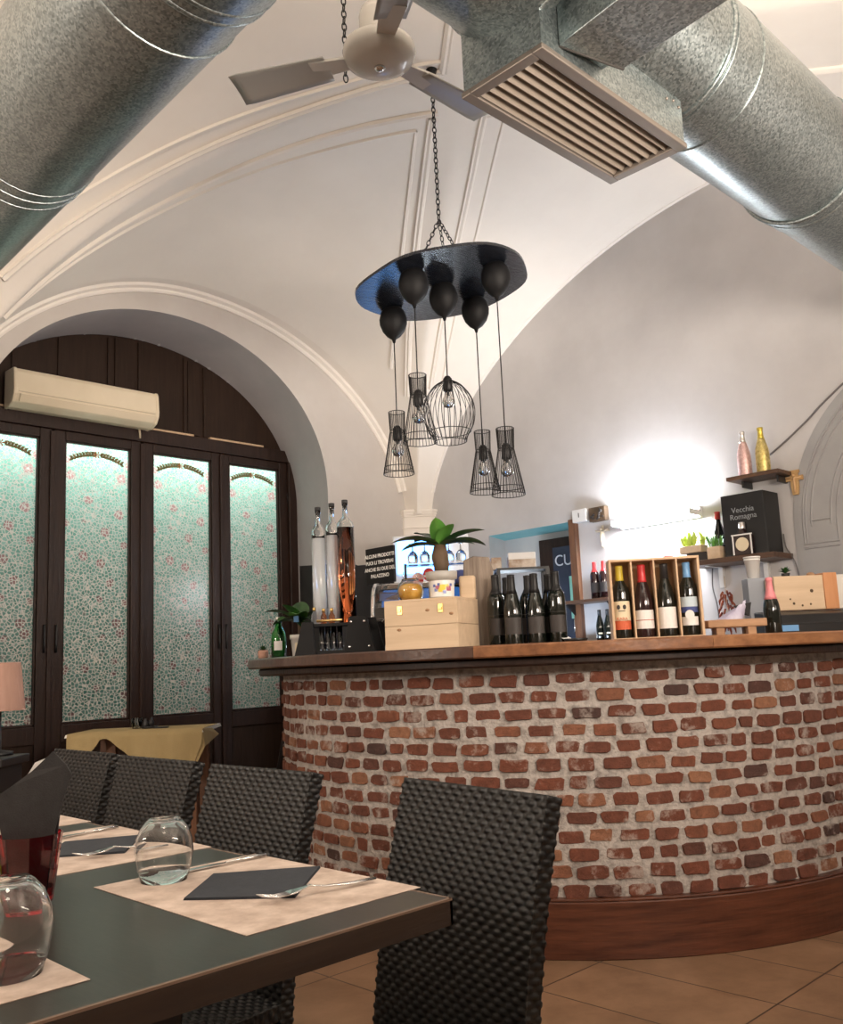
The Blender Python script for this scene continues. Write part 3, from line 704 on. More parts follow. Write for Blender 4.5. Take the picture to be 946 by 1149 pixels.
# ------------------------------------------------------------------ ceiling fan
fan = thing('ceiling_fan', 'white three-blade ceiling fan with a domed motor below the vault centre', 'fan', (1.99, 2.13, 3.20), math.radians(-1))
part('motor_housing', MB().lathe([(0, -.045), (.03, -.045), (.085, -.036), (.118, -.014), (.128, .012), (.124, .030), (.10, .045), (.06, .05), (0, .05)], seg=40), 'fanwhite', fan)
part('hub_cap', MB().lathe([(0, -.056), (.010, -.055), (.018, -.050), (.020, -.044), (0, -.044)], seg=20), 'steel', fan)
part('collar', MB().lathe([(.055, .045), (.065, .06), (.067, .15), (.06, .175), (.02, .185), (0, .185)], seg=28), 'fanwhite', fan)
zt = Sz(1.99, 2.13) - 3.20
part('down_rod', MB().lathe([(0, .18), (.012, .18), (.012, zt - .02), (0, zt - .02)], seg=12), 'fanwhite', fan)
part('canopy', MB().lathe([(.02, zt - .10), (.055, zt - .07), (.07, zt), (0, zt)], seg=28), 'fanwhite', fan)
for a in (120, 0, 240):
    mx = Matrix.Rotation(math.radians(a), 4, 'Z')
    def bl(u, v, side):
        x = .19 + .36 * u; w = (.056 + .018 * u) * (1 - .25 * max(0, u - .9) * 10 * .25); y = (v - .5) * 2 * w
        p = mx @ (Matrix.Translation((0, 0, -.004)) @ Matrix.Rotation(math.radians(10), 4, 'X') @ Vector((x, y, .006 * (1 - (2 * v - 1) ** 2) + (.004 if side else 0))))
        return tuple(p)
    m = MB().grid(lambda u, v: bl(u, v, 0), 10, 6).grid(lambda u, v: bl(u, v, 1), 10, 6)
    o1 = len(m.v) // 2; e = []
    for j in range(6): e += [(j * 11, (j + 1) * 11, o1 + (j + 1) * 11, o1 + j * 11), (j * 11 + 10, o1 + j * 11 + 10, o1 + (j + 1) * 11 + 10, (j + 1) * 11 + 10)]
    for i in range(10): e += [(i, o1 + i, o1 + i + 1, i + 1), (66 + i, 66 + i + 1, o1 + 66 + i + 1, o1 + 66 + i)]
    for f in e: m.f.append(f); m.mi.append(0); m.sm.append(False)
    b = part('blade', m, 'fanblade', fan)
    part('blade_iron', MB().add([tuple(mx @ Vector(p)) for p in ((.10, -.03, -.004), (.10, .03, -.004), (.25, .045, .002), (.25, -.045, .002), (.10, -.03, .006), (.10, .03, .006), (.25, .045, .010), (.25, -.045, .010))],
         [(3, 2, 1, 0), (4, 5, 6, 7), (0, 1, 5, 4), (1, 2, 6, 5), (2, 3, 7, 6), (3, 0, 4, 7)]), 'fanwhite', b)

def chain(p, q, link=.030, wire=.0024, width=.0085):
    p = Vector(p); q = Vector(q); d = q - p; n = max(2, int(d.length / (link * .78))); t = d.normalized(); m = MB()
    a = t.cross(Vector((.3, .9, .1))).normalized(); b = t.cross(a)
    for i in range(n):
        c = p + d * ((i + .5) / n); s = a if i % 2 else b
        pts = [c + t * (link * .5 * math.cos(2 * PI * k / 10)) + s * (width * math.sin(2 * PI * k / 10)) for k in range(10)]
        m.tube(pts, wire, 5, closed=True)
    return m
mc = chain((2.09, 2.425, Sz(2.09, 2.425)), (2.087, 2.426, 3.30), .034, .0028, .009)
hc = thing('hanging_chain', 'short loose chain hanging in front of the left fan blade', 'chain', (0, 0, 0))
part('links', mc, 'wire', hc); part('ceiling_hook', MB().lathe([(0, -.03), (.012, -.02), (.02, 0), (0, 0)], (2.09, 2.425, Sz(2.09, 2.425)), 12), 'wire', hc)

# ------------------------------------------------------------------ chandelier
ch = thing('chandelier', 'black round board hung on a chain with five wire cage pendants', 'chandelier', (0, 0, 0))
DC = Vector((3.20, 3.02, 2.985)); tilt = Matrix.Rotation(math.radians(-6.2), 3, Vector((.70, .71, 0)))
def dpt(x, y, dz=0): return DC + tilt @ Vector((x - DC.x, y - DC.y, dz))
hook = Vector((3.19, 3.02, Sz(3.19, 3.02)))
part('ceiling_rose', MB().lathe([(0, -.075), (.012, -.07), (.022, -.03), (.03, 0), (0, 0)], tuple(hook), 14), 'black', ch)
knot = Vector((3.194, 3.024, 3.335))
part('chain', chain(hook - Vector((0, 0, .07)), knot, .036, .0032, .010), 'wire', ch)
rad = [.455, .43, .44, .42, .44, .45, .425, .44, .43, .45, .435, .42, .44, .43]
outl = []
for i, r in enumerate(rad):
    a = 2 * PI * i / len(rad) + .35; outl.append((r * math.cos(a), r * math.sin(a)))
outl = [(p.x, p.y) for p in catmull([(x, y, 0) for x, y in outl + outl[:1]], 4)[:-1]]
mb = MB(); vs = []
for z in (-.007, .007):
    for x, y in outl: vs.append(dpt(DC.x + x, DC.y + y, z))
n = len(outl)
mb.add(vs, [tuple(reversed(range(n))), tuple(range(n, 2 * n))] + [(i, (i + 1) % n, n + (i + 1) % n, n + i) for i in range(n)])
part('board', mb, 'discwood', ch)
for a in (150, 270, 30):
    p = dpt(DC.x + .17 * math.cos(math.radians(a)), DC.y + .17 * math.sin(math.radians(a)), .015)
    part('chain_leg', chain(knot, p, .032, .0026, .009), 'wire', ch)
cups = [((3.151, 3.351), 2.39, 2.065, 'cone'), ((2.931, 2.964), 2.445, 2.12, 'cone'), ((3.189, 3.014), 2.475, 2.170, 'globe'), ((3.481, 3.063), 2.275, 1.955, 'cone'), ((3.262, 2.726), 2.185, 1.865, 'cone')]
for (x, y), zt, zb, kind in cups:
    p = dpt(x, y, -.007); s = .0
    part('cup', MB().lathe([(0, .01), (.045, .005), (.064, -.02), (.073, -.055), (.071, -.085), (.058, -.12), (.036, -.148), (.012, -.165), (.006, -.185), (0, -.186)], tuple(p), 24), 'blackmatt', ch)
    zsock = zt - (.10 if kind == 'cone' else 0)
    part('cord', MB().tube([p - Vector((0, 0, .18)), (x, y, zsock + .02)], .0032, 6), 'wire', ch)
    w = MB(); nw = 18
    if kind == 'cone':
        prof = [(.042, zt), (.040, zt - .05), (.038, zt - .10), (.079, zb)]
        for z, r in ((zt, .042), (zt - .10, .038), (zb, .079), (zb + .035, .074)): w.torus((x, y, z), r, .0021, seg=24, k=5)
        nw = 30
    else:
        prof = [(.030, zt), (.072, zt - .028), (.112, zt - .085), (.128, zt - .15), (.118, zt - .22), (.088, zt - .275), (.080, zb)]
        prof = [(q.x, q.y) for q in catmull([(r, z, 0) for r, z in prof], 3)]
        for z, r in ((zt, .030), (zb, .080), (zb + .05, .105)): w.torus((x, y, z), r, .0021, seg=28, k=5)
        nw = 26
    for i in range(nw):
        a = 2 * PI * i / nw; w.tube([(x + r * math.cos(a), y + r * math.sin(a), z) for r, z in prof], .0019, 4)
    cg = part('cage_shade', w, 'wire', ch)
    part('lamp_holder', MB().lathe([(0, zsock + .03), (.012, zsock + .028), (.022, zsock + .015), (.024, zsock - .045), (.018, zsock - .05), (0, zsock - .05)], (x, y, 0), 16), 'black', cg)
    part('bulb', MB().lathe([(.013, zsock - .045), (.015, zsock - .06), (.030, zsock - .09), (.032, zsock - .105), (.022, zsock - .128), (0, zsock - .135)], (x, y, 0), 16), 'glass', cg)

# ------------------------------------------------------------------ bar
CX, CY = 4.117, 3.13
def pol(r, deg, z=0): return (CX + r * math.cos(math.radians(deg)), CY + r * math.sin(math.radians(deg)), z)
A0, A1 = 98, 300
def arc(m, ri, ro, z0, z1, a0=A0, a1=A1, n=120, mi=0, ch=0):
    rings = [(ri, z0), (ro - ch, z0), (ro, z0 + ch), (ro, z1 - ch), (ro - ch, z1), (ri, z1)] if ch else [(ri, z0), (ro, z0), (ro, z1), (ri, z1)]
    k = len(rings); vs = [pol(r, a0 + (a1 - a0) * i / n, z) for i in range(n + 1) for r, z in rings]
    fs = [(i * k + j, (i + 1) * k + j, (i + 1) * k + (j + 1) % k, i * k + (j + 1) % k) for i in range(n) for j in range(k)]
    fs += [tuple(range(k)), tuple(n * k + j for j in reversed(range(k)))]
    return m.add(vs, fs, mi)
bar = thing('bar_counter', 'curved bar front of old red bricks in thick grey mortar', 'bar counter', (0, 0, 0))
mb = arc(MB(), 1.30, 1.520, .02, 1.075)
rows = 13; z = .236; pitch = .0655
for r in range(rows):
    zc = z + r * pitch
    da = math.degrees(.1285 / 1.525); a = A0 + .5 + (da * .5 if r % 2 else 0) + rnd.uniform(-.6, .6)
    while a < A1 - 2:
        w = math.degrees(.104 / 1.525) * rnd.uniform(.82, 1.10); h = .0435 * rnd.uniform(.86, 1.10)
        if rnd.random() < .06: w *= .62
        zz = zc + rnd.uniform(-.004, .004); ro = 1.528 + rnd.uniform(-.004, .006)
        if rnd.random() < .07: ro = 1.521
        o = []
        for (fx, fz) in ((-.5, -.34), (-.40, -.5), (0, -.5), (.42, -.5), (.5, -.33), (.5, .34), (.41, .5), (.02, .5), (-.41, .5), (-.5, .33)):
            o.append((a + w / 2 + w * fx * (1 + rnd.uniform(-.10, .10)) + rnd.uniform(-.12, .12), zz + h * fz * (1 + rnd.uniform(-.10, .10)) + rnd.uniform(-.0018, .0018)))
        tn_ = min(1, max(0, rnd.gauss(.52, .24)))
        k = len(o)
        vs = [pol(1.49, p, q) for p, q in o] + [pol(ro - .004, p, q) for p, q in o] + [pol(ro, lerp(a + w / 2, p, .965), lerp(zz, q, .92)) for p, q in o]
        fs = [(j, k + j, k + (j + 1) % k, (j + 1) % k) for j in range(k)] + [(k + j, 2 * k + j, 2 * k + (j + 1) % k, k + (j + 1) % k) for j in range(k)] + [tuple(2 * k + j for j in reversed(range(k)))]
        mb.add(vs, fs, 1, tone=tn_)
        a += w + math.degrees(.0235 / 1.525) * rnd.uniform(.75, 1.35)
part('brick_front', mb, ['mortar', 'brick'], bar)
part('plinth', arc(MB(), 1.50, 1.561, 0, .203, ch=.004), 'plinth', bar, 'red-brown wooden plinth board')
part('plinth_cap', arc(MB(), 1.50, 1.556, .203, .213, ch=.003), 'plinth', bar)
top = thing('bar_worktop', 'thick brown varnished wood worktop on the curved brick bar', 'worktop', (0, 0, 0))
for a0_, a1_, m_ in ((A0, 206, 'counterdark'), (206.04, 236.5, 'counter'), (236.54, A1, 'countersheen')):  # boards lighten rightwards, putting varnish reflection and wear into the colour
    part('board', arc(MB(), .98, 1.70, 1.112, 1.16, a0_, a1_, 60, ch=.006), m_, top, 'darker board' if m_ == 'counterdark' else 'board coloured lighter for varnish sheen and wear' if m_ == 'countersheen' else None)
part('edge_moulding', arc(MB(), 1.30, 1.645, 1.075, 1.112, ch=.008), 'darkwood', top)
ZT = 1.16

# bottle profiles (radius, height) for a 0.30 m bottle
BORD = [(0, .002), (.034, 0), (.037, .006), (.037, .185), (.034, .205), (.022, .225), (.0155, .240), (.0145, .285), (.0155, .288), (.0155, .297), (.0, .298)]
BURG = [(0, .002), (.036, 0), (.039, .006), (.039, .140), (.036, .165), (.026, .205), (.017, .235), (.0150, .285), (.016, .288), (.016, .297), (.0, .298)]
CHAM = [(0, .002), (.040, 0), (.044, .008), (.044, .130), (.040, .160), (.028, .205), (.018, .240), (.0150, .280), (.018, .284), (.018, .300), (.0, .302)]
def sc(prof, s, k=1): return [(r * s * k, z * s) for r, z in prof]
def bottle(label, loc, prof=BORD, s=1.0, glass='bottledark', foil='greyfoil', foil_z=.225, labels=(), cat='wine bottle', group=None, name='wine_bottle', face=None, k=1):
    t = thing(name, label, cat, loc, 0, group)
    part('body', MB().lathe(sc(prof, s, k), seg=28), glass, t)
    zt = prof[-1][1] * s
    f = [(r * s * k + .0008, z * s) for r, z in prof if z >= foil_z - .001]
    if f and foil:
        # start the capsule exactly at foil_z
        rs = np.interp(foil_z, [p[1] for p in prof], [p[0] for p in prof]) * s * k + .0008
        f = [(0, foil_z * s)] * 0 + [(rs, foil_z * s)] + [q for q in f if q[1] > foil_z * s + 1e-4]
        f[-1] = (0, zt + .0015)
        part('capsule', MB().lathe(f, seg=20), foil, t)
    if face is None: face = math.atan2(-loc[1], -loc[0])
    for (z0, z1, m, half) in labels:
        r = np.interp((z0 + z1) / 2, [p[1] for p in prof], [p[0] for p in prof]) * s * k + .0007
        part('paper_label', MB().lathe([(r, z0 * s), (r, z1 * s)], seg=16, a0=face - half, a1=face + half), m, t)
    return t

# seven dark bottles
cl = [(2.935, 2.560), (2.952, 2.475), (2.975, 2.425), (2.880, 2.430), (3.005, 2.345), (2.935, 2.355), (3.060, 2.380)]
wd = ['touching the driftwood board, leftmost of the cluster', 'second from the driftwood board', 'standing at the back in the middle of the cluster',
      'nearest the counter edge in the middle of the cluster', 'second from the right of the cluster', 'front row of the cluster, right of the middle bottle', 'rightmost of the cluster, beside the kitchen passage']
cl = [(2.925, 2.548), (3.010, 2.560), (2.915, 2.452), (3.055, 2.480), (2.975, 2.380), (3.075, 2.385), (3.03, 2.312)]
wd = ['touching the driftwood board, leftmost of the cluster', 'in the back row behind the leftmost of the cluster', 'in the front row, second from the driftwood board',
      'in the back row, in the middle of the cluster', 'in the front row, third from the driftwood board', 'in the back row, nearest the kitchen passage', 'rightmost of the front row, beside the kitchen passage']
for i, (x, y) in enumerate(cl):
    bottle('dark wine bottle ' + wd[i], (x, y, ZT), BURG if i % 3 else BORD, rnd.uniform(.97, 1.01), foil='capblack', foil_z=.215,
           labels=((.045, .115, 'labeldark', 1.0), (.128, .1295, 'labeldark', 1.2)), group='dark bottles clustered on the bar')

# driftwood board
bd = solo('driftwood_board', MB().prism([(-.065, 0), (.058, 0), (.065, .12), (.055, .25), (.064, .33), (.05, .385), (-.02, .392), (-.062, .375), (-.07, .2)], -.03, .03, axis=1), 'drift',
          'upright weathered driftwood board between the crate and the dark bottles', 'board', bevel=.006, loc=(2.955, 2.665, ZT), rot=(0, 0, math.radians(-50)))

# pale crate with hasps
def crate(label, loc, rz, w, d, h, planks=2, m='crate', name='wooden_crate', hasps=True):
    t = thing(name, label, 'crate', loc, rz)
    g = .0012; mb = MB(); hh = h / planks
    for i in range(planks):
        mb.box(-w / 2, w / 2, -d / 2, -d / 2 + .012, i * hh, (i + 1) * hh - g)
    part('front_panel', mb, m, t, bevel=.0012)
    for x0 in (-w / 2, w / 2 - .012):
        part('side_panel', MB().box(x0, x0 + .012, -d / 2 + .012, d / 2, 0, h / 2 - g).box(x0, x0 + .012, -d / 2 + .012, d / 2, h / 2, h - g), m, t, bevel=.0012)
    part('back_panel', MB().box(-w / 2 + .012, w / 2 - .012, d / 2 - .012, d / 2, 0, h - g), m, t)
    part('lid', MB().box(-w / 2, w / 2, -d / 2, d / 2, h - g, h + .009), m, t, bevel=.0015)
    if hasps:
        for x in (-w * .28, w * .28):
            hp = part('hasp', MB().box(x - .011, x + .011, -d / 2 - .004, -d / 2, h - .052, h - .016).box(x - .006, x + .006, -d / 2 - .008, -d / 2 - .002, h - .04, h - .03), 'brass', t, bevel=.001)
    mb = MB()
    for (x, z) in ((-w * .30, h * .42), (w * .42, h * .70), (w * .1, h * .8)): mb.lathe([(0, 0), (.006, 0), (.006, .0006), (0, .0006)], seg=10, mx=Matrix.Translation((x, -d / 2 - .0001, z)) @ Matrix.Rotation(PI / 2, 4, 'X') @ Matrix.Scale(1.6, 4, (1, 0, 0)))
    part('knot', mb, 'rustic', t)
    return t
e1 = Vector((.40, -.917, 0)); dp = Vector((.917, .40, 0)); K = Vector((2.672, 2.535, ZT))
cc = K - e1 * .16 + dp * .13
crate('pale wooden crate with two brass hasps on the left of the bar', tuple(cc), math.atan2(e1.y, e1.x), .32, .26, .195)
top_z = ZT + .195 + .009
# small wood block behind the painted pot
solo('wood_block', MB().rbox(-.035, .035, -.02, .02, 0, .10, .012), 'crate', 'rounded pale wood block on the crate behind the painted pot', 'block', loc=(2.875, 2.66, top_z), rot=(0, 0, -.9))
# jar of amber sweets
jl = (2.715, 2.845, top_z)
j = thing('glass_jar', 'round glass jar of amber sweets with a wire bail on the crate', 'jar', jl)
part('glass', MB().lathe([(0, .002), (.035, 0), (.052, .022), (.058, .048), (.052, .075), (.038, .092), (.036, .100), (.0345, .100), (.0365, .091), (.050, .074), (.0555, .048), (.050, .023), (.034, .003), (0, .0045)], seg=32), 'glass', j)
part('sweets', MB().lathe([(0, .006), (.033, .005), (.048, .024), (.053, .048), (.048, .068), (.03, .078), (0, .081)], seg=28), 'amberfill', j)
mb = MB()
for a in (0, PI): mb.tube([(.037 * math.cos(a), .037 * math.sin(a), .094), (.042 * math.cos(a), .042 * math.sin(a), .11), (.036 * math.cos(a), .036 * math.sin(a), .128)], .0018, 6)
part('bail', mb, 'steel', j)

# leaves
def leaf(m, base, az, el, ln, w, droop=.5, mi=0, n=10, twist=0):
    """one folded oval leaf with a raised midrib"""
    rows_ = []; p = Vector(base); d = Vector((math.cos(az) * math.cos(el), math.sin(az) * math.cos(el), math.sin(el))); side = Vector((-math.sin(az), math.cos(az), 0))
    for i in range(n + 1):
        t = i / n; e = el - droop * t * 1.6; d = Vector((math.cos(az) * math.cos(e), math.sin(az) * math.cos(e), math.sin(e)))
        up = side.cross(d) * -1; ww = w * (math.sin(PI * min(1, .06 + .94 * t ** .9)) ** .75) if t < 1 else .0
        if i == 0: ww = w * .12
        rows_.append([p + side * ww * .5 + up * ww * .16, p + side * ww * .26 + up * ww * .10, p.copy(), p - side * ww * .26 + up * ww * .10, p - side * ww * .5 + up * ww * .16])
        p = p + d * ln / n
    vs = [q for r in rows_ for q in r]
    m.add(vs, [(i * 5 + k, i * 5 + k + 1, (i + 1) * 5 + k + 1, (i + 1) * 5 + k) for i in range(n) for k in range(4)], mi, True)
VIEW_R = math.atan2(-.696, .717)      # direction that runs to the right as one faces the bar

# painted pot plant on the crate
pp = thing('potted_plant', 'broad-leaved plant in a painted ceramic pot standing on the crate', 'plant', (2.775, 2.715, top_z))
part('pot', MB().lathe([(0, .002), (.046, 0), (.050, .004), (.054, .085), (.066, .088), (.068, .118), (.060, .120), (.056, .105), (0, .104)], seg=36), ['potgrey'], pp)
fa = math.atan2(-2.715, -2.775)
part('painted_band', MB().lathe([(.0513, .012), (.0545, .080)], seg=24, a0=fa - 1.35, a1=fa + 1.35), 'ceramicprint', pp)
mb = MB()
for (da, z, r, mi) in ((-.55, .045, .014, 1), (-.4, .055, .010, 0), (-.05, .05, .016, 0), (.12, .04, .012, 0), (.35, .05, .011, 1), (.5, .04, .009, 2), (-.75, .06, .008, 2), (.62, .058, .008, 2), (-.2, .03, .009, 2), (.25, .062, .008, 2)):
    a = fa - da; c = Vector((.0542 * math.cos(a), .0542 * math.sin(a), z)); nn = Vector((math.cos(a), math.sin(a), 0)); s = Vector((-nn.y, nn.x, 0))
    mb.add([c + nn * .0006 + s * r * math.cos(q * PI / 4) * (1 if q % 2 else .72) + Vector((0, 0, 1)) * r * math.sin(q * PI / 4) * (1 if q % 2 else .72) for q in range(8)], [tuple(range(8))], mi)
part('painted_flower', mb, ['cryellow', 'crred', 'crblue'], pp)
part('soil', MB().lathe([(.058, .108), (0, .114)], seg=20), 'soil', pp)
part('stem', MB().tube([(0, 0, .10), (.004, 0, .15), (.0, .004, .19), (.002, .0, .235)], .03, 12, rs=[.030, .034, .036, .026]), 'stem', pp)
mb = MB(); base = (0, 0, .225)
for az, el, ln, w, dr, mi in ((VIEW_R + PI + .25, .62, .215, .062, .55, 0), (VIEW_R + PI - .3, .40, .17, .055, .45, 0), (VIEW_R - .25, .72, .20, .065, .35, 0), (VIEW_R + .2, .50, .20, .07, .5, 0), (VIEW_R - .5, .35, .16, .06, .4, 0),
                              (VIEW_R + PI / 2, 1.15, .14, .055, .25, 1), (VIEW_R - PI / 2 - .2, 1.2, .135, .058, .3, 1), (VIEW_R - PI / 2 + .5, .9, .14, .05, .4, 1), (VIEW_R + PI / 2 + .7, .8, .17, .06, .5, 0), (VIEW_R + PI - .8, 1.0, .17, .06, .4, 0)):
    leaf(mb, base, az, el * (1 if mi else .75), ln * 1.05, w * 1.35, dr, mi)
part('foliage', mb, ['leafdark', 'leafbright'], pp)

# white pot plant at the left end
p2 = thing('potted_plant', 'dark-leaved plant in a white printed pot at the left end of the bar', 'plant', (2.75, 3.685, ZT))
part('pot', MB().lathe([(0, .002), (.034, 0), (.038, .004), (.045, .088), (.050, .09), (.050, .11), (.044, .111), (.042, .095), (0, .094)], seg=28), 'potwhite', p2)
fa = math.atan2(-3.70, -2.735)
part('printed_patch', MB().lathe([(.0410, .02), (.0448, .07)], seg=10, a0=fa - .6, a1=fa + .6), 'labelcream', p2)
part('soil', MB().lathe([(.043, .1), (0, .104)], seg=16), 'soil', p2)
part('stem', MB().tube([(0, 0, .095), (.003, .002, .14), (0, 0, .18)], .011, 8), 'stem', p2)
mb = MB()
for az, el, ln, w, dr, mi in ((VIEW_R + PI, .75, .19, .07, .55, 0), (VIEW_R + PI - .4, .35, .16, .065, .5, 0), (VIEW_R, .75, .17, .065, .5, 0), (VIEW_R + .4, .5, .14, .07, .6, 0), (VIEW_R - PI / 2, .8, .14, .075, .7, 1), (VIEW_R + PI / 2, 1.1, .15, .075, .3, 0),
                              (VIEW_R - PI / 2 + .7, .5, .14, .07, .7, 0), (VIEW_R - PI / 2 - .7, .55, .15, .07, .7, 0), (VIEW_R - 1.2, .1, .12, .06, .6, 0), (VIEW_R + PI + .9, .95, .15, .06, .4, 0)):
    leaf(mb, (0, 0, .165), az, el, ln, w * 1.25, dr, mi)
part('foliage', mb, ['leafdark', 'leafbright'], p2)
part('plant_tag', MB().box(-.012, .012, -.001, .001, 0, .03), 'bluefoil', p2, loc=(-.05, -.04, .17), rot=(.2, 0, VIEW_R))
# succulent
su = thing('succulent', 'tiny succulent in a pink clay pot at the far left end of the bar', 'plant', (2.70, 3.93, ZT))
part('pot', MB().lathe([(0, .001), (.019, 0), (.026, .012), (.027, .036), (.024, .045), (.021, .044), (.021, .038), (0, .038)], seg=20), 'terracotta', su)
mb = MB()
for i in range(26): leaf(mb, (0, 0, .042), i * 2.4, .2 + 1.2 * (i / 26), .030, .012, .1, 0, 4)
part('foliage', mb, 'leafdark', su)
# green bottle
gb_ = thing('water_bottle', 'green glass bottle between the succulent and the white pot', 'bottle', (2.715, 3.815, ZT))
part('body', MB().lathe([(0, .002), (.034, 0), (.038, .006), (.038, .10), (.034, .125), (.020, .15), (.014, .17), (.0135, .20), (.0115, .20), (.012, .168), (.018, .148), (.032, .122), (.0355, .10), (.0355, .008), (0, .006)], seg=28), 'greenglass', gb_)
part('cap', MB().lathe([(.0145, .188), (.0145, .206), (0, .207)], seg=16), 'silverfoil', gb_)
part('paper_label', MB().lathe([(.0387, .04), (.0387, .085)], seg=10, a0=PI * 1.1, a1=PI * 1.45), 'labelwhite', gb_)

# ---- spirit stand: black side plates, glass tubes, three tall bottles
rk = thing('bottle_stand', 'black stand with trapezoid end plates holding small clear tubes', 'stand', (2.655, 3.28, ZT), math.atan2(-.93, -.10) )
# local x runs to the right along the counter, local -y faces the room
rk.rotation_euler = (0, 0, math.atan2(-.83, .55))
def trap(x0, x1, y, sgn=1): return None
pl = MB().prism([(.055, 0), (.205, .0), (.165, .165), (.085, .165)], -.085, -.073, axis=1)
part('end_plate', pl, 'blackmatt', rk, bevel=.003)
part('end_plate', MB().prism([(-.175, 0), (-.075, .0), (-.085, .15), (-.135, .15)], -.085, -.073, axis=1), 'blackmatt', rk, bevel=.003)
part('end_plate', MB().prism([(.055, 0), (.205, .0), (.165, .165), (.085, .165)], .073, .085, axis=1), 'blackmatt', rk, bevel=.003)
part('end_plate', MB().prism([(-.175, 0), (-.075, .0), (-.085, .15), (-.135, .15)], .073, .085, axis=1), 'blackmatt', rk, bevel=.003)
part('base_shelf', MB().box(-.13, .13, -.072, .072, .0, .018), 'blackmatt', rk)
part('top_shelf', MB().box(-.12, .12, -.072, .072, .128, .140), 'blackmatt', rk)
for p in ((.095, .14), (.155, .14), (.085, .03), (.175, .03)): part('rivet', MB().ball((p[0], -.086, p[1]), .007, seg=10), 'steel', rk)
for i, x in enumerate((-.055, -.027, .001, .029)):
    part('glass_tube', MB().lathe([(0, .02), (.011, .02), (.0125, .024), (.0125, .126), (.0112, .126), (.0112, .026), (0, .024)], (x, -.045, 0), 14), 'glass', rk)
part('gilt_rail', MB().tube([(-.07, -.07, .152), (.05, -.07, .152)], .006, 8), 'brass', rk)
rkm = Matrix.Translation(rk.location) @ Matrix.Rotation(rk.rotation_euler.z, 4, 'Z')
def tall(label, lx_, ly_, fillmat, r=.032, h=.435, fill=.38):
    w = rkm @ Vector((lx_, ly_, .140)); t = thing('spirit_bottle', label, 'bottle', tuple(w))
    part('body', MB().lathe([(0, .0), (r, 0), (r, fill), (0, fill)], seg=10), fillmat, t)
    part('neck', MB().lathe([(r, fill + .0005), (r, h), (r * .9, h + .022), (.013, h + .05), (.011, h + .10), (.0138, h + .103), (.0138, h + .114), (.0095, h + .114), (.009, h + .05), (r * .84, h + .018), (r * .9, h), (r * .9, fill + .0005), (r, fill + .0005)], seg=10, cap=False), 'glass', t)
    part('stopper', MB().lathe([(0, h + .108), (.0145, h + .112), (.0145, h + .128), (0, h + .130)], seg=14), 'greyfoil', t)
tall('tall slim clear spirit bottle, leftmost in the black stand', -.085, .028, 'frost', .032, .42, .40)
tall('tall slim clear spirit bottle, in the middle of the black stand', -.018, .034, 'frost', .031, .435, .41)
tall('tall slim bottle of amber spirit in the black stand', .055, .004, 'amberbody', .040, .44, .437)
for i, (lx_, ly_, lab) in enumerate(((-.105, .0, 'over the left end plate of the stand'), (-.045, -.045, 'in front of the clear tall bottles, left one'), (-.005, -.05, 'in front of the clear tall bottles, right one'))):
    w = rkm @ Vector((lx_, ly_, .140 if i else .152)); t = thing('miniature_bottle', 'miniature gilt-capped bottle ' + lab, 'bottle', tuple(w))
    part('body', MB().lathe([(0, .0), (.013, 0), (.014, .004), (.014, .035), (.006, .048), (.006, .058), (0, .058)], seg=14), 'amberliq' if i else 'wash', t)
    part('cap', MB().lathe([(.0075, .052), (.0075, .068), (0, .069)], seg=12), 'brass', t)
    if not i: t.location.z = ZT + .150

# ---- black sign with lettering, on the counter behind the display case
sg = thing('notice_sign', 'black notice board with four lines of white capitals beside the pier', 'sign', (3.19, 3.56, ZT))
part('board', MB().box(-.008, .008, -.107, .110, .365, .555), 'blackmatt', sg, bevel=.002)
part('support', MB().box(.008, .02, -.02, .02, 0, .50), 'black', sg)
text('ALCUNI PRODOTTI\nPUOI LI TROVERAI\nANCHE SU DUE DEL\nPALAZZINO', .026, sg, 'white', matrix=frame((-.0085, .0, .503), (0, -1, 0), (0, 0, 1)), align='CENTER', spacing=1.35, bold=.0006)
# ---- glass display case with bent chrome frame
dc = thing('display_case', 'curved glass display case with chrome rails behind the pale crate', 'display case', (3.06, 3.23, ZT + .002), math.atan2(-.80, .60))
pf = [(-.12, .0), (-.12, .16), (-.108, .235), (-.08, .295), (-.03, .325), (.08, .333)]
mb = MB()
mb.grid(lambda u, v: (lerp(-.15, .15, u), np.interp(v, np.linspace(0, 1, 6), [p[0] for p in pf]) + .0, np.interp(v, np.linspace(0, 1, 6), [p[1] for p in pf])), 1, 24)
mb.grid(lambda u, v: (lerp(-.15, .15, u), np.interp(v, np.linspace(0, 1, 6), [p[0] for p in pf]) + .004, np.interp(v, np.linspace(0, 1, 6), [p[1] for p in pf]) - .003), 1, 24)
part('glass_front', mb, 'glass', dc)
for x in (-.15, .15):
    part('rail', MB().tube(catmull([(x, a, b) for a, b in pf], 5), .010, 8), 'steel', dc)
part('handle', MB().tube([(-.10, -.135, .14), (.03, -.10, .29)], .008, 8), 'steel', dc)
part('base', MB().box(-.16, .16, -.12, .09, 0, .025), 'black', dc)
part('back', MB().box(-.155, .155, .08, .09, .02, .20), 'black', dc)
part('top_rail', MB().tube([(-.15, .08, .333), (.15, .08, .333)], .008, 8), 'steel', dc)
part('tray', MB().box(-.14, .14, -.10, .075, .15, .156), 'greyfoil', dc)
# bundle of cellophane between stand and crate
mb = MB().grid(lambda u, v: (.028 * math.cos(u * 2 * PI) * (1 + .25 * math.sin(u * 31) * .5) * (1 - .35 * v), .028 * math.sin(u * 2 * PI) * (1 - .35 * v), .12 * v), 26, 6, cu=True, sm=False)
solo('cellophane_roll', mb, 'cup', 'crumpled clear cellophane roll between the black stand and the crate', 'roll', loc=(2.63, 2.885, ZT))

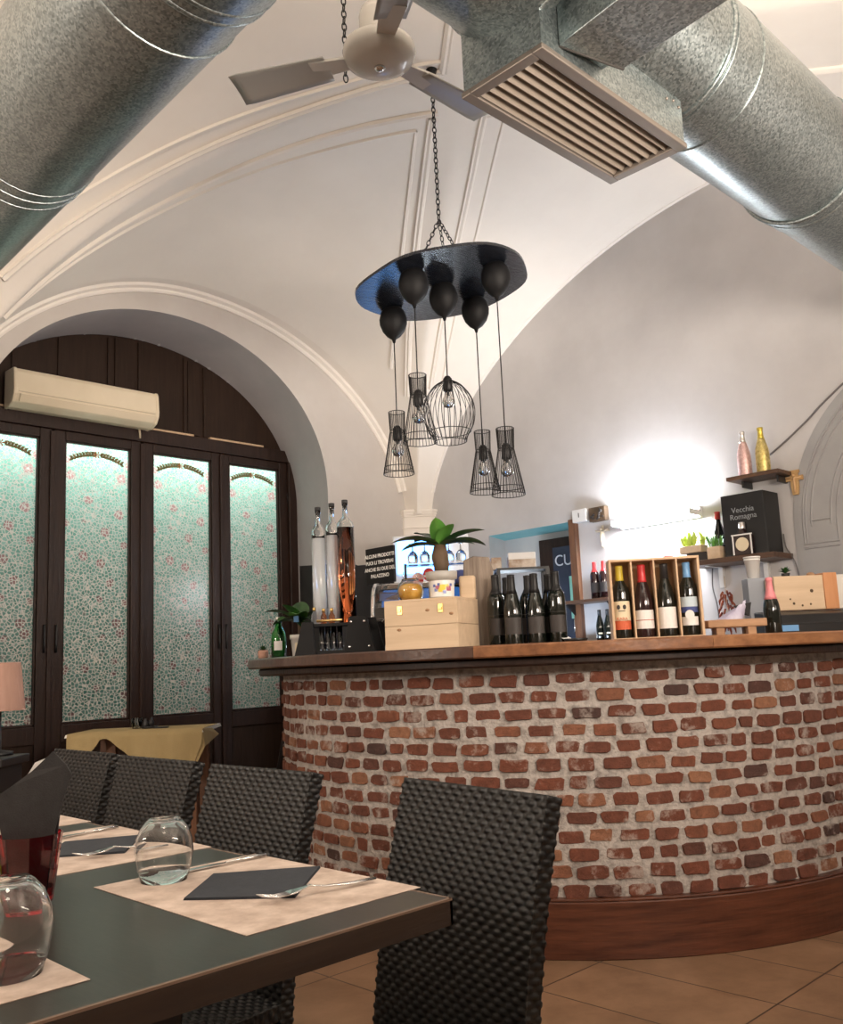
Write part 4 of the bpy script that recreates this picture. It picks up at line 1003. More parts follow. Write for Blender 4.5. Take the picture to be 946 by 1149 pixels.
# price tags and small round signs standing behind the case
def tagsign(label, loc, m, r, txt=None):
    t = thing('round_sign', label, 'sign', loc, VIEW_R)
    part('face', MB().prism([(r * math.cos(2 * PI * i / 20), .06 + r * 1.15 * math.sin(2 * PI * i / 20)) for i in range(20)], -.003, .003, axis=1), m, t)
    part('stick', MB().box(-.004, .004, -.002, .002, -.10, .06), 'whitepl', t)
    part('band', MB().box(-r * .9, r * .9, -.0045, -.0035, .048, .058), 'labelwhite' if m == 'red' else 'red', t)
tagsign('pale pink oval price sign left of the red sign', (2.84, 2.925, ZT + .255), 'pinkglit', .026)
tagsign('red oval price sign above the glass jar', (2.85, 2.865, ZT + .270), 'red', .026)
sh = thing('fruit_stand', 'pair of dark blue jars on a tall stand behind the painted pot', 'stand', (3.12, 2.88, ZT))
part('post', MB().lathe([(0, 0), (.05, 0), (.05, .01), (.010, .02), (.010, .28), (.07, .29), (.07, .297), (0, .297)], seg=20), 'black', sh)
for d in (-.032, .032):
    part('jar', MB().lathe([(0, .297), (.028, .297), (.031, .31), (.030, .345), (.02, .362), (0, .366)], (d * .717, -d * .696, 0), 18), 'labelnavy', sh)

# ---- wine box with four bottles
wb_e = Vector((.64, -.768, 0)); wb_d = Vector((.768, .64, 0)); A_pt = Vector((3.160, 2.135, ZT))
W_, H_, D_x = .362, .318, .115
wbx = thing('wine_box', 'open pale wood wine box with four upright compartments', 'wine box', tuple(A_pt + wb_e * W_ / 2), math.atan2(wb_e.y, wb_e.x))
t = .010
part('side_panel', MB().box(-W_ / 2, -W_ / 2 + t, 0, D_x, 0, H_), 'crate2', wbx, bevel=.0012)
part('side_panel', MB().box(W_ / 2 - t, W_ / 2, 0, D_x, 0, H_), 'crate2', wbx, bevel=.0012)
part('top_panel', MB().box(-W_ / 2, W_ / 2, 0, D_x, H_, H_ + t), 'crate2', wbx, bevel=.0012)
part('bottom_panel', MB().box(-W_ / 2 + t, W_ / 2 - t, 0, D_x, 0, .008), 'crate2', wbx)
part('back_panel', MB().box(-W_ / 2 + t, W_ / 2 - t, D_x - .006, D_x, .008, H_), 'crate2', wbx)
for k in (1, 2, 3):
    x = -W_ / 2 + W_ * k / 4; part('divider', MB().box(x - .003, x + .003, .002, D_x - .006, .008, H_), 'crate2', wbx)
wlab = [('dark wine bottle with a yellow capsule and cream and red label in the first compartment', BORD, 'bottledark', 'yellow', .235, ((.105, .150, 'labelcream', 1.15), (.070, .106, 'labelcream', 1.15), (.035, .072, 'labelred', 1.15))),
        ('dark wine bottle with a red capsule and white label in the second compartment', BURG, 'bottlebrown', 'red', .225, ((.035, .068, 'labelwhite', 1.2), (.0685, .0705, 'labelred', 1.2), (.071, .110, 'labelwhite', 1.2))),
        ('dark wine bottle with a dark capsule and plain white label in the third compartment', BURG, 'bottledark', 'greyfoil', .235, ((.032, .118, 'labelwhite', 1.25),)),
        ('dark wine bottle with a light blue capsule and blue banded label in the fourth compartment', BORD, 'bottledark', 'bluefoil', .235, ((.115, .155, 'labelblue', 1.15), (.092, .115, 'labelnavy', 1.15), (.04, .075, 'labelwhite', 1.0)))]
wm = Matrix.Translation(wbx.location) @ Matrix.Rotation(wbx.rotation_euler.z, 4, 'Z')
for k, (lab, pr_, gl, fo, fz, lb) in enumerate(wlab):
    x = -W_ / 2 + W_ * (k + .5) / 4; p = wm @ Vector((x, .052, .008))
    b = bottle(lab, tuple(p), pr_, 1.0, gl, fo, fz, lb, k=.99)
    face = math.atan2(-p.y, -p.x); r = .0385 if pr_ is BORD else .0405
    fm = Matrix.Rotation(face + PI / 2, 4, 'Z')
    if k == 0:
        mb = MB()
        for dx in (-.012, .012): mb.prism([(dx + .007 * math.cos(2 * PI * i / 10), .126 + .010 * math.sin(2 * PI * i / 10)) for i in range(10)], -r - .001 + .0015, -r + .0015, axis=1, mx=fm)
        mb.box(-.014, .014, -r + .0005, -r + .0015, .109, .112, mx=fm)
        part('printed_face', mb, 'labeldark', b)
        text('KARA', .017, b, 'labelred', matrix=fm @ frame((0, -r + .0006, .0735), (1, 0, 0), (0, 0, 1)), align='CENTER')
    if k == 3:
        part('printed_disc', MB().prism([(.018 * math.cos(2 * PI * i / 18), .082 + .020 * math.sin(2 * PI * i / 18)) for i in range(18)], -r - .0002, -r + .001, axis=1, mx=fm), 'labelwhite', b)
mb = MB()
solo('matchbox', MB().rbox(-.017, .017, -.010, .010, 0, .011, .002), 'red', 'tiny red box lying on top of the wine box', 'box', loc=tuple(wm @ Vector((.07, .06, H_ + t))), rot=(0, 0, -.8))
# ashtray with slip of paper
at_ = thing('ashtray', 'black dish with a folded white slip left of the wine box', 'dish', (3.04, 2.235, ZT))
part('dish', MB().lathe([(0, .002), (.035, 0), (.045, .006), (.05, .016), (.047, .016), (.042, .008), (0, .006)], seg=24), 'black', at_)
part('paper_slip', MB().add([(-.02, -.004, .010), (.03, .0, .014), (.036, .03, .026), (-.014, .026, .02)], [(0, 1, 2, 3)]), 'paper', at_, loc=(-.02, .02, 0))

# ---- rustic bread stand with bag
bs = thing('serving_board', 'rustic slab board on short feet right of the wine box', 'board', (3.578, 1.83, ZT), VIEW_R + .06)
part('slab', MB().prism([(-.125, -.05), (-.06, -.062), (.03, -.055), (.115, -.065), (.128, -.01), (.118, .055), (.02, .065), (-.09, .058), (-.132, .02)], .034, .066, axis=2), 'rustic', bs, bevel=.004)
for x, y in ((-.075, -.035), (.055, -.04), (-.06, .035), (.07, .035)): part('foot', MB().rbox(x - .018, x + .018, y - .014, y + .014, 0, .035, .004), 'rustic', bs)
bg = thing('snack_bag', 'crumpled lilac and black bag lying on the rustic board', 'bag', (3.57, 1.82, ZT + .066), VIEW_R)
def bagf(u, v):
    a = u * 2 * PI; s = 1 - .55 * v; x = -.02 + .055 * math.cos(a) * s + .05 * v; y = .022 * math.sin(a) * (1 - .8 * v); z = .062 * v + .012 * math.sin(3 * a) * (1 - v) * v
    return (x + .004 * math.sin(7 * a + 5 * v), y, z + .018 * math.cos(a) * v)
part('pouch', MB().grid(bagf, 24, 10, cu=True), 'purple', bg)
part('top_seal', MB().add([(.0, -.004, .055), (.075, -.004, .068), (.065, .004, .012), (.04, .012, .02)], [(0, 1, 2, 3)]).add([(.0, .0, .055), (.075, .0, .068), (.065, .008, .012), (.04, .016, .02)], [(3, 2, 1, 0)]), 'black', bg)
# chilli bunch hanging from a bracket
cb_ = thing('chilli_bunch', 'bunch of dried red chillies hanging under the wall shelf', 'chillies', (5.345, 2.765, 1.50))
mb = MB()
for i in range(34):
    z = -.24 * (i / 34) - .03; a = i * 2.4; rr = .018 + .018 * math.sin(PI * i / 34)
    p = Vector((rr * math.cos(a) * .7, rr * math.sin(a), z)); mb.tube([p, p + Vector((.012 * math.cos(a), .016 * math.sin(a), -.02)), p + Vector((.014 * math.cos(a), .02 * math.sin(a), -.045))], .008, 6, rs=[.008, .007, .002])
part('peppers', mb, 'chili', cb_)
part('string', MB().tube([(0, 0, .06), (0, 0, -.25)], .002, 5), 'crate', cb_)

# ---- right-hand end of the bar
bottle('dark bottle with a pink foil neck right of the rustic board', (3.80, 1.765, ZT), CHAM, .80, 'bottledark', 'pink', .185, ((.0, .0, 'labelwhite', .1),)[:0], name='sparkling_bottle', cat='bottle')
lp = thing('receipt_machine', 'long low black machine lying on the bar under the right crate', 'machine', (4.06, 1.735, ZT), VIEW_R + .12)
part('body', MB().prism([(-.075, 0), (.10, 0), (.10, .105), (-.03, .085), (-.075, .045)], -.19, .26, axis=0), 'black', lp, bevel=.006)
part('display', MB().box(-.18, -.08, -.078, -.070, .012, .038), 'bluefoil', lp)
part('groove', MB().box(-.15, .25, -.082, -.074, .044, .048), 'greyfoil', lp)
rc = thing('wooden_crate', 'knotty pale wooden crate on its side at the right end of the bar', 'crate', (4.19, 1.805, ZT + .108), VIEW_R + .10)
part('front_panel', MB().rbox(-.145, .09, -.05, -.038, 0, .155, .003), 'crate', rc)
part('end_panel', MB().rbox(.09, .155, -.055, .04, 0, .165, .003), 'orangewood', rc, 'orange-brown end board')
part('body', MB().rbox(-.14, .09, -.038, .05, 0, .15, .003), 'crate', rc)
part('corner_post', MB().rbox(.155, .22, -.05, .04, 0, .155, .003), 'potwhite', rc)
mb = MB()
for x, z, r in ((.03, .085, .008), (-.06, .03, .006), (-.02, .02, .005), (.02, .025, .005), (-.075, .05, .004)): mb.lathe([(0, 0), (r, 0), (r, .001), (0, .001)], seg=10, mx=Matrix.Translation((x, -.0502, z)) @ Matrix.Rotation(PI / 2, 4, 'X'))
part('knot', mb, 'stem', rc)
cs = thing('plastic_cups', 'stack of clear ribbed plastic cups in front of the blind arch', 'cups', (4.13, 1.99, ZT + .27))
part('cup', MB().lathe([(.0, 0), (.026, 0), (.036, .085), (.0375, .085), (.0375, .09), (.035, .088), (.025, .003), (0, .003)], seg=24), 'cup', cs)
part('cup', MB().lathe([(.027, .012), (.0375, .097), (.039, .097), (.039, .102), (.036, .1), (.026, .015), (.0, .015)], seg=24), 'cup', cs)
cs['label'] = 'stack of clear ribbed plastic cups on a grey-blue carton before the blind arch'
solo('carton', MB().rbox(-.045, .045, -.04, .04, 0, .268, .004), 'cartongrey', 'grey-blue upright carton under the plastic cups', 'box', loc=(4.13, 1.99, ZT), rot=(0, 0, VIEW_R))
rcm = Matrix.Translation(rc.location) @ Matrix.Rotation(rc.rotation_euler.z, 4, 'Z')
tp = thing('potted_plant', 'tiny green plant in a dark pot on top of the right crate', 'plant', tuple(rcm @ Vector((-.06, .0, .15))))
part('pot', MB().lathe([(0, 0), (.016, 0), (.021, .022), (.018, .022), (0, .018)], seg=16), 'black', tp)
mb = MB()
for i in range(16): leaf(mb, (0, 0, .02), i * 2.4, .5 + .9 * i / 16, .038, .016, .4, 0, 4)
part('foliage', mb, 'leafdark', tp)
solo('pine_cone', MB().ball((0, 0, .012), .018, sz=.65), 'rustic', 'small brown cone on the right end of the crate', 'cone', loc=tuple(rcm @ Vector((.06, .0, .15))))

# ------------------------------------------------------------------ bar wall fittings
led = thing('wall_light', 'bright white linear wall light above the wine box', 'light', (WX, 3.20, 1.985))
part('housing', MB().box(-.035, 0, -.30, .30, -.03, .04), 'whitepl', led, bevel=.004)
part('diffuser', MB().prism([(-.035, -.010), (-.13, -.016), (-.155, -.008), (-.155, .004), (-.13, .012), (-.035, .016)], -.29, .29, axis=1, mx=Matrix.Identity(4)), 'led', led)
part('end_cap', MB().box(-.16, -.03, -.300, -.29, -.018, .018), 'whitepl', led); part('end_cap', MB().box(-.16, -.03, .29, .300, -.018, .018), 'whitepl', led)
eb = thing('alarm_box', 'white plastic alarm box on the wall left of the dark plaque', 'box', (WX, 3.825, 2.098))
part('case', MB().rbox(-.06, 0, -.062, .062, -.045, .045, .006), 'whitepl', eb); part('slot', MB().box(-.062, -.059, .0, .006, -.012, .02), 'greyfoil', eb)
pq = thing('wall_plaque', 'small dark carved plaque between the alarm box and the wall light', 'plaque', (WX, 3.68, 2.09))
part('board', MB().rbox(-.05, 0, -.068, .068, -.05, .05, .004), 'stem', pq)
mb = MB()
for i in range(14): mb.ball((-.052, rnd.uniform(-.05, .05), rnd.uniform(-.035, .035)), rnd.uniform(.006, .013), seg=8)
part('relief', mb, 'labeldark', pq)
cx_ = thing('crucifix', 'small ivory crucifix on the wall below the dark plaque', 'crucifix', (WX, 3.67, 1.935))
part('cross', MB().box(-.014, 0, -.008, .008, -.085, .075).box(-.014, 0, -.055, .055, .028, .042), 'ivoryshade', cx_, bevel=.002)
mb = MB().tube([(-.022, 0, .03), (-.024, .002, .0), (-.022, .004, -.035), (-.02, .0, -.075)], .01, 8, rs=[.011, .012, .009, .005])
mb.tube([(-.02, -.050, .042), (-.023, -.02, .032), (-.023, 0, .026), (-.023, .02, .032), (-.02, .050, .042)], .005, 6); mb.ball((-.024, .002, .046), .010, seg=10)
part('figure', mb, 'ivory', cx_)
# little wall rack for bottles
wr = thing('wall_shelf', 'narrow dark wall shelf left of the wine box', 'shelf', (WX, 3.76, 1.485))
part('board', MB().box(-.17, 0, -.20, .20, -.014, .008), 'shelfwood', wr, bevel=.002)
for y in (-.17, .17): part('bracket', MB().prism([(0, -.014), (-.13, -.014), (-.13, -.022), (-.012, -.11), (0, -.11)], y - .006, y + .006, axis=1), 'black', wr)
bottle('small red-capped dark bottle on the narrow wall shelf, left one', (5.30, 3.70, 1.493), BORD, .86, 'bottlebrown', 'red', .215, ((.05, .13, 'labeldark', 1.2),), group='red-capped bottles on the narrow wall shelf')
bottle('small red-capped dark bottle on the narrow wall shelf, beside the wine box', (5.30, 3.625, 1.493), BORD, .86, 'bottlebrown', 'red', .215, ((.05, .13, 'labeldark', 1.2),), group='red-capped bottles on the narrow wall shelf')
wr2 = thing('wall_shelf', 'lowest wall shelf just above bar height left of the wine box', 'shelf', (WX, 3.68, 1.20))
part('board', MB().box(-.17, 0, -.20, .20, -.014, .008), 'shelfwood', wr2, bevel=.002)
part('bracket', MB().box(-.12, 0, -.006, .006, -.06, -.014), 'black', wr2)
bottle('small slim dark bottle under the red-capped bottles, left one', (5.30, 3.685, 1.208), BURG, .70, 'bottledark', 'greyfoil', .24, ((.06, .075, 'labelcream', .5),), group='slim bottles on the lowest wall shelf')
bottle('small slim dark bottle under the red-capped bottles, beside the wine box', (5.30, 3.62, 1.208), BURG, .70, 'bottledark', 'greyfoil', .24, ((.06, .075, 'labelcream', .5),), group='slim bottles on the lowest wall shelf')
# upper shelf with two glitter bottles
us = thing('wall_shelf', 'small high wall shelf carrying two glittering bottles', 'shelf', (WX, 2.455, 2.140))
part('board', MB().box(-.20, 0, -.165, .165, -.020, .004), 'shelfwood', us, bevel=.003)
for y in (-.12, .10): part('bracket', MB().box(-.12, 0, y - .006, y + .006, -.06, -.02), 'greyfoil', us)
bottle('pink glitter sparkling bottle with a silver neck on the high shelf', (5.27, 2.525, 2.144), CHAM, .93, 'pinkglit', 'silverfoil', .225, name='sparkling_bottle', cat='bottle')
bottle('gold glitter sparkling bottle on the high shelf', (5.27, 2.408, 2.144), CHAM, .93, 'goldglit', 'goldfoil', .225, name='sparkling_bottle', cat='bottle')
# lower shelf
ls = thing('wall_shelf', 'long dark wall shelf carrying planters and a black box', 'shelf', (WX, 2.62, 1.65))
part('board', MB().box(-.26, 0, -.28, .30, -.026, .006), 'shelfwood', ls, bevel=.003)
for y in (.18, -.115):
    part('bracket', MB().box(-.03, 0, y - .015, y + .015, -.16, -.026).box(-.2, 0, y - .012, y + .012, -.033, -.026), 'whitepl', ls, 'white metal bracket', bevel=.002)
ZL = 1.656
def planter(label, loc, w, h, mleaf, seed, flat=False):
    t = thing('planter', label, 'planter', loc); r2 = random.Random(seed)
    part('box', MB().box(-.045, .045, -w / 2, w / 2, 0, h), 'crate', t, bevel=.003)
    mb = MB()
    for i in range(26):
        y = r2.uniform(-w / 2 * .9, w / 2 * .9)
        if flat: leaf(mb, (r2.uniform(-.03, .03), y, h), r2.uniform(0, 6.28), r2.uniform(1.1, 1.5), r2.uniform(.06, .09), .014, .2, 0, 5)
        else: leaf(mb, (r2.uniform(-.03, .03), y, h), r2.uniform(0, 6.28), r2.uniform(.95, 1.45), r2.uniform(.07, .11), .030, .35, 0, 6)
    part('foliage', mb, mleaf, t)
planter('planter of bright yellow-green lettuce under the wall light', (5.25, 2.905, 1.715), .15, .045, 'lettuce', 3)
bxs = solo('tin_box', MB().rbox(-.05, .05, -.075, .075, 0, .056, .004), 'labeldark', 'dark tin box under the lettuce planter on the long shelf', 'box', loc=(5.25, 2.855, ZL))
planter('square planter of upright green grass beside the black box', (5.205, 2.725, ZL), .085, .075, 'leafbright', 5, True)
bottle('dark sparkling bottle behind the grass planter', (5.348, 2.775, ZL), BURG, 1.05, 'bottledark', 'red', .25, ((.09, .13, 'labelblue', 1.0),), name='sparkling_bottle', cat='bottle')
bb = thing('gift_box', 'tall black box with chalk-like lettering on the long wall shelf', 'box', (5.285, 2.525, ZL))
part('carton', MB().box(-.10, .10, -.135, .135, 0, .375), 'black', bb, bevel=.003)
text('Vecchia\nRomagna', .046, bb, 'chalkdim', matrix=frame((-.1012, .0, .262), (0, -1, 0), (0, 0, 1)), align='CENTER', spacing=.9)
part('base_strip', MB().box(-.1025, -.0995, -.135, .135, 0, .012), 'greyfoil', bb)
fk = thing('liqueur_bottle', 'dark flat-shouldered liqueur bottle with a round white label before the black box', 'bottle', (5.165, 2.530, ZL))
part('body', MB().prism([(-.062, 0), (.062, 0), (.060, .115), (.022, .135), (.016, .16), (-.016, .16), (-.022, .135), (-.060, .115)], -.017, .017, axis=0), 'bottlebrown', fk, bevel=.004)
part('cap', MB().lathe([(.018, .155), (.019, .16), (.019, .195), (.014, .198), (0, .199)], seg=18), 'silverfoil', fk)
part('round_label', MB().prism([(.041 * math.cos(2 * PI * i / 24), .065 + .041 * math.sin(2 * PI * i / 24)) for i in range(24)], -.0185, -.0172, axis=0), 'labelcream', fk)
part('side_strip', MB().box(-.0188, -.0172, .052, .061, .004, .118).box(-.0188, -.0172, -.061, -.052, .004, .118).box(-.0188, -.0172, -.066, .066, .118, .126), 'labelwhite', fk)
# painted icon cross
ic = thing('icon_cross', 'small gilt painted cross beside the blind arch', 'cross', (WX - .009, 2.278, 2.075))
part('cross', MB().prism([(-.018, -.075), (.018, -.075), (.024, -.02), (.024, .012), (.052, .010), (.052, .040), (.024, .038), (.024, .055), (.032, .058), (.032, .075), (-.032, .075), (-.032, .058), (-.024, .055), (-.024, .038), (-.052, .040), (-.052, .010), (-.024, .012), (-.024, -.02)], -.016, 0, axis=0), 'gilt', ic, bevel=.002)
mb = MB().tube([(-.018, 0, .03), (-.018, 0, -.065)], .007, 8).tube([(-.018, -.045, .026), (-.018, .045, .026)], .004, 6).ball((-.02, 0, .042), .008, seg=10)
part('figure', mb, 'icon', ic)
cb1 = solo('wall_cable', MB().tube(catmull([(5.393, 2.42, 2.272), (5.393, 2.314, 2.336), (5.393, 2.162, 2.441), (5.36, 2.054, 2.508), (5.36, 1.85, 2.65)], 5), .006, 6), 'cablegrey', 'grey cable running up the wall from the gold bottle', 'cable')
cb2 = solo('power_cable', MB().tube(catmull([(5.39, 2.383, 1.78), (5.39, 2.375, 1.70), (5.37, 2.345, 1.655), (5.38, 2.32, 1.58), (5.385, 2.30, 1.40)], 5), .004, 6), 'cablegrey', 'black lead hanging from the black box over the shelf end', 'cable')
cb3 = solo('hanging_lead', MB().tube(catmull([(5.385, 2.86, 1.62), (5.385, 2.87, 1.5), (5.385, 2.85, 1.38), (5.385, 2.85, 1.2)], 5), .004, 6), 'cablegrey', 'dark lead hanging straight down just right of the wine box', 'cable')

# back-bar unit by the passage with coffee packs and glasses
bk = thing('back_shelf', 'dark metal rack behind the bottle cluster carrying coffee packs', 'rack', (4.70, 3.86, 0), VIEW_R)
for x in (-.16, .16):
    for y in (-.1, .1): part('leg', MB().box(x - .012, x + .012, y - .012, y + .012, 0, 1.68), 'black', bk)
for z in (.4, .95, 1.45, 1.68): part('shelf', MB().box(-.17, .17, -.11, .11, z, z + .015), 'black', bk)
pk = thing('coffee_pack', 'brown and white coffee pack on the dark rack', 'pack', (4.72, 3.87, 1.695), VIEW_R)
part('carton', MB().rbox(-.09, .09, -.05, .05, 0, .085, .006), 'packbrown', pk); part('white_top', MB().box(-.09, .09, -.051, .051, .06, .105), 'labelwhite', pk, bevel=.003)
solo('paper_pack', MB().rbox(-.035, .035, -.04, .04, 0, .08, .005), 'packbrown', 'small upright pack left of the coffee pack', 'pack', loc=(4.60, 3.99, 1.695), rot=(0, 0, VIEW_R))
gs = thing('glass_shelf', 'glass shelf above the driftwood board with upturned glasses', 'shelf', (4.33, 4.27, 1.755), VIEW_R)
part('board', MB().box(-.22, .22, -.08, .08, -.008, 0), 'glass', gs)
part('support', MB().box(-.22, -.205, -.08, .08, -1.755, 0).box(.205, .22, -.08, .08, -1.755, 0), 'black', gs)
gsm = Matrix.Translation(gs.location) @ Matrix.Rotation(VIEW_R, 4, 'Z')
WGP = [(.030, 0), (.036, .03), (.034, .06), (.020, .082), (.005, .092), (.004, .13), (.028, .138), (.028, .140), (0, .141)]
g0 = None
for i in range(5):
    p = gsm @ Vector((-.16 + .08 * i, 0, 0))
    if g0 is None:
        g0 = thing('wine_glass', 'upturned stemmed glass on the glass shelf above the driftwood board', 'glass', tuple(p), group='upturned glasses on the glass shelf')
        part('bowl', MB().lathe(WGP[:5], seg=18), 'glass', g0); part('stem', MB().lathe(WGP[4:], seg=12), 'glass', g0)
    else:
        g = copy_tree(g0); g.location = p
# drinks cooler in the corner, its lit header showing above the plant
fr_ = thing('drinks_cooler', 'white drinks cooler with a glowing blue-white header in the corner', 'cooler', (4.93, 4.90, 0), VIEW_R)
part('cabinet', MB().box(-.30, .26, -.22, .24, 0, 2.045), 'whitepl', fr_, bevel=.01)
part('glass_door', MB().box(-.24, .24, -.24, -.222, .45, 1.68), 'coolerdoor', fr_, 'blue-lit glass door')
part('kick_panel', MB().box(-.25, .25, -.23, -.22, .05, .42), 'black', fr_)
part('header', MB().box(-.27, .11, -.235, -.22, 1.76, 2.0), 'cooler', fr_, 'glowing blue-white header')
part('door_handle', MB().tube([(.2, -.245, .9), (.2, -.27, .95), (.2, -.27, 1.25), (.2, -.245, 1.3)], .008), 'steel', fr_)

# ------------------------------------------------------------------ khaki table, lamp and chairs near the window
kt = thing('side_table', 'wooden side table under a khaki cloth in front of the window', 'table', (2.62, 5.06, 0), VIEW_R + .02)
part('table_top', MB().box(-.37, .37, -.13, .36, .765, .79), 'jamb', kt, bevel=.004)
for x, y in ((-.16, -.02), (.30, -.02), (-.30, .31), (.30, .31)): part('leg', MB().box(x - .028, x + .028, y - .028, y + .028, 0, .765), 'jamb', kt, bevel=.004)
ktm = Matrix.Translation(kt.location) @ Matrix.Rotation(kt.rotation_euler.z, 4, 'Z')
uc = MB()
def under(u, v):
    x = lerp(-.385, .385, u); y = lerp(-.14, .37, v); return tuple(ktm @ Vector((x, y, .7925 + .002 * math.sin(9 * u))))
uc.grid(under, 12, 8)
rim = []
solo('tablecloth', MB().add([tuple(ktm @ Vector(p)) for p in ((-.385, -.145, .792), (.385, -.145, .792), (.385, .37, .792), (-.385, .37, .792), (-.39, -.150, .775), (.39, -.150, .775), (.39, .375, .775), (-.39, .375, .775))],
     [(0, 1, 2, 3), (0, 4, 5, 1), (1, 5, 6, 2), (2, 6, 7, 3), (3, 7, 4, 0)]), 'whitecloth', 'thin white cloth showing under the khaki cloth', 'tablecloth')
# khaki overlay: pointed drops hanging over the front edge
mb = MB()
zt = .796
def kp(x, y, z): return ktm @ Vector((x, y, z))
nx = 40; r0 = []; r1 = []; r2 = []; r3 = []
for i in range(nx + 1):
    x = -.375 + .76 * i / nx
    if x < -.20: d = .135 * (1 - abs(x + .375 - .045) / .13) if x > -.33 else .125
    else: d = .0
    # outline of the drop: left corner point, notch, long central point, notch, right fold
    key = [(-.375, .14), (-.30, .15), (-.235, .10), (-.165, .012), (-.11, .06), (-.02, .14), (.06, .205), (.16, .20), (.245, .165), (.27, .175), (.33, .215), (.36, .14), (.385, .075)]
    d = float(np.interp(x, [a for a, b in key], [b for a, b in key]))
    w = .010 * math.sin(x * 34) + .006 * math.sin(x * 71 + 1)
    r0.append(kp(x, .30, zt)); r1.append(kp(x, -.146, zt)); r2.append(kp(x, -.158 - w * .4, zt - .03 - .0)); r3.append(kp(x, -.164 - w, zt - max(.032, d)))
vs = r0 + r1 + r2 + r3; n1 = nx + 1
mb.add(vs, [(a * n1 + i, a * n1 + i + 1, (a + 1) * n1 + i + 1, (a + 1) * n1 + i) for a in range(3) for i in range(nx)], 0, True)
# right side fold
mb.add([kp(.385, -.146, zt), kp(.40, .05, zt - .01), kp(.43, .10, zt - .05), kp(.40, -.15, zt - .10), kp(.345, -.168, zt - .215)], [(0, 1, 2, 3), (0, 3, 4)], 0, False)
solo('tablecloth', mb, 'khaki', 'khaki cloth with pointed corners hanging over the side table', 'tablecloth')
tg = thing('tumbler', 'small clear tumbler on the khaki cloth', 'glass', tuple(kp(-.06, .12, zt + .001)))
part('bowl', MB().lathe([(0, .001), (.026, 0), (.032, .06), (.030, .06), (.0245, .004), (0, .004)], seg=20), 'glass', tg)
ob = thing('cruet_set', 'dark cruet holder beside the tumbler on the khaki cloth', 'cruet set', tuple(kp(.02, .10, zt + .001)))
part('dish', MB().lathe([(0, .0), (.045, 0), (.05, .012), (0, .01)], seg=20), 'black', ob)
part('bottle', MB().lathe([(0, .01), (.016, .01), (.018, .035), (.008, .05), (.008, .06), (0, .06)], (.012, 0, 0), 12), 'black', ob)
part('bottle', MB().lathe([(0, .01), (.016, .01), (.018, .03), (.008, .045), (.008, .055), (0, .055)], (-.02, .01, 0), 12), 'greyfoil', ob)
solo('folded_menu', MB().rbox(-.04, .04, -.02, .02, 0, .008, .003), 'black', 'small black folder lying on the right of the khaki cloth', 'folder', loc=tuple(kp(.10, .06, zt + .001)), rot=(0, 0, VIEW_R))

def dark_chair(label, loc, rz):
    t = thing('dining_chair', label, 'chair', loc, rz)
    part('seat', MB().rbox(-.21, .21, -.21, .21, .40, .46, .03), 'leather', t)
    part('backrest', MB().grid(lambda u, v: (lerp(-.205, .205, u), .19 + .10 * v + .012 * math.cos(PI * (u - .5)), .44 + .50 * v), 8, 10).grid(lambda u, v: (lerp(-.205, .205, u), .225 + .10 * v + .012 * math.cos(PI * (u - .5)), .44 + .50 * v), 8, 10)
         .box(-.21, -.20, .185, .23, .44, .46).tube([(-.205, .207, .44), (-.205, .307, .94), (.205, .307, .94), (.205, .207, .44)], .019, 8), 'leather', t)
    for x, y in ((-.18, -.18), (.18, -.18), (-.18, .18), (.18, .18)): part('leg', MB().box(x - .018, x + .018, y - .018, y + .018, 0, .40), 'leather', t)
    return t
dark_chair('black leather chair beside the khaki table, next to the bar', (3.44, 5.17, 0), math.radians(-134))
sd = thing('lamp_stand', 'dark narrow stand below the pink lamp at the left edge', 'stand', (1.28, 3.62, 0), VIEW_R)
part('top', MB().box(-.16, .09, -.12, .12, .80, .83), 'leather', sd, bevel=.004)
part('cabinet', MB().box(-.14, .07, -.10, .10, 0, .80), 'leather', sd, bevel=.004)
lm = thing('table_lamp', 'table lamp with a pinkish brown tapered shade at the left edge', 'lamp', (1.318, 3.672, .83))
part('shade', MB().lathe([(.094, .165), (.075, .345), (.073, .345), (.092, .166), (.094, .165)], seg=36, cap=False), 'lampshade', lm)
part('base', MB().lathe([(0, 0), (.055, 0), (.055, .012), (.012, .02), (.010, .15), (.010, .24), (0, .24)], seg=20), 'black', lm)

# ------------------------------------------------------------------ dining table
TZ = .75
tb = thing('dining_table', 'long dark dining table with a worn wooden edge in the foreground', 'table', (0, 0, 0))
TX0, TX1, TY0, TY1 = .180, 1.035, 1.022, 3.42
part('table_top', MB().box(TX0 + .004, TX1 - .004, TY0 + .004, TY1 - .004, TZ - .03, TZ), 'tablegreen', tb)
mb = MB().box(TX0, TX0 + .005, TY0, TY1, TZ - .038, TZ - .003).box(TX1 - .005, TX1, TY0, TY1, TZ - .038, TZ - .003).box(TX0, TX1, TY0, TY0 + .005, TZ - .038, TZ - .003).box(TX0, TX1, TY1 - .005, TY1, TZ - .038, TZ - .003)
part('edge_band', mb, 'tableedge', tb)
mb = MB().box(TX0 - .0004, TX0 + .005, TY0, TY1, TZ - .003, TZ + .0003).box(TX1 - .005, TX1 + .0004, TY0, TY1, TZ - .003, TZ + .0003).box(TX0, TX1, TY0 - .0004, TY0 + .005, TZ - .003, TZ + .0003)
part('worn_lip', mb, 'edgelip', tb, 'pale worn edge strip')
for x in (TX0 + .08, TX1 - .30):
    for y in (TY0 + .35, TY1 - .12): part('leg', MB().box(x - .03, x + .03, y - .03, y + .03, 0, TZ - .03), 'black', tb, bevel=.004)
part('apron', MB().box(TX0 + .10, TX1 - .30, TY0 + .34, TY0 + .36, TZ - .09, TZ - .03), 'black', tb)

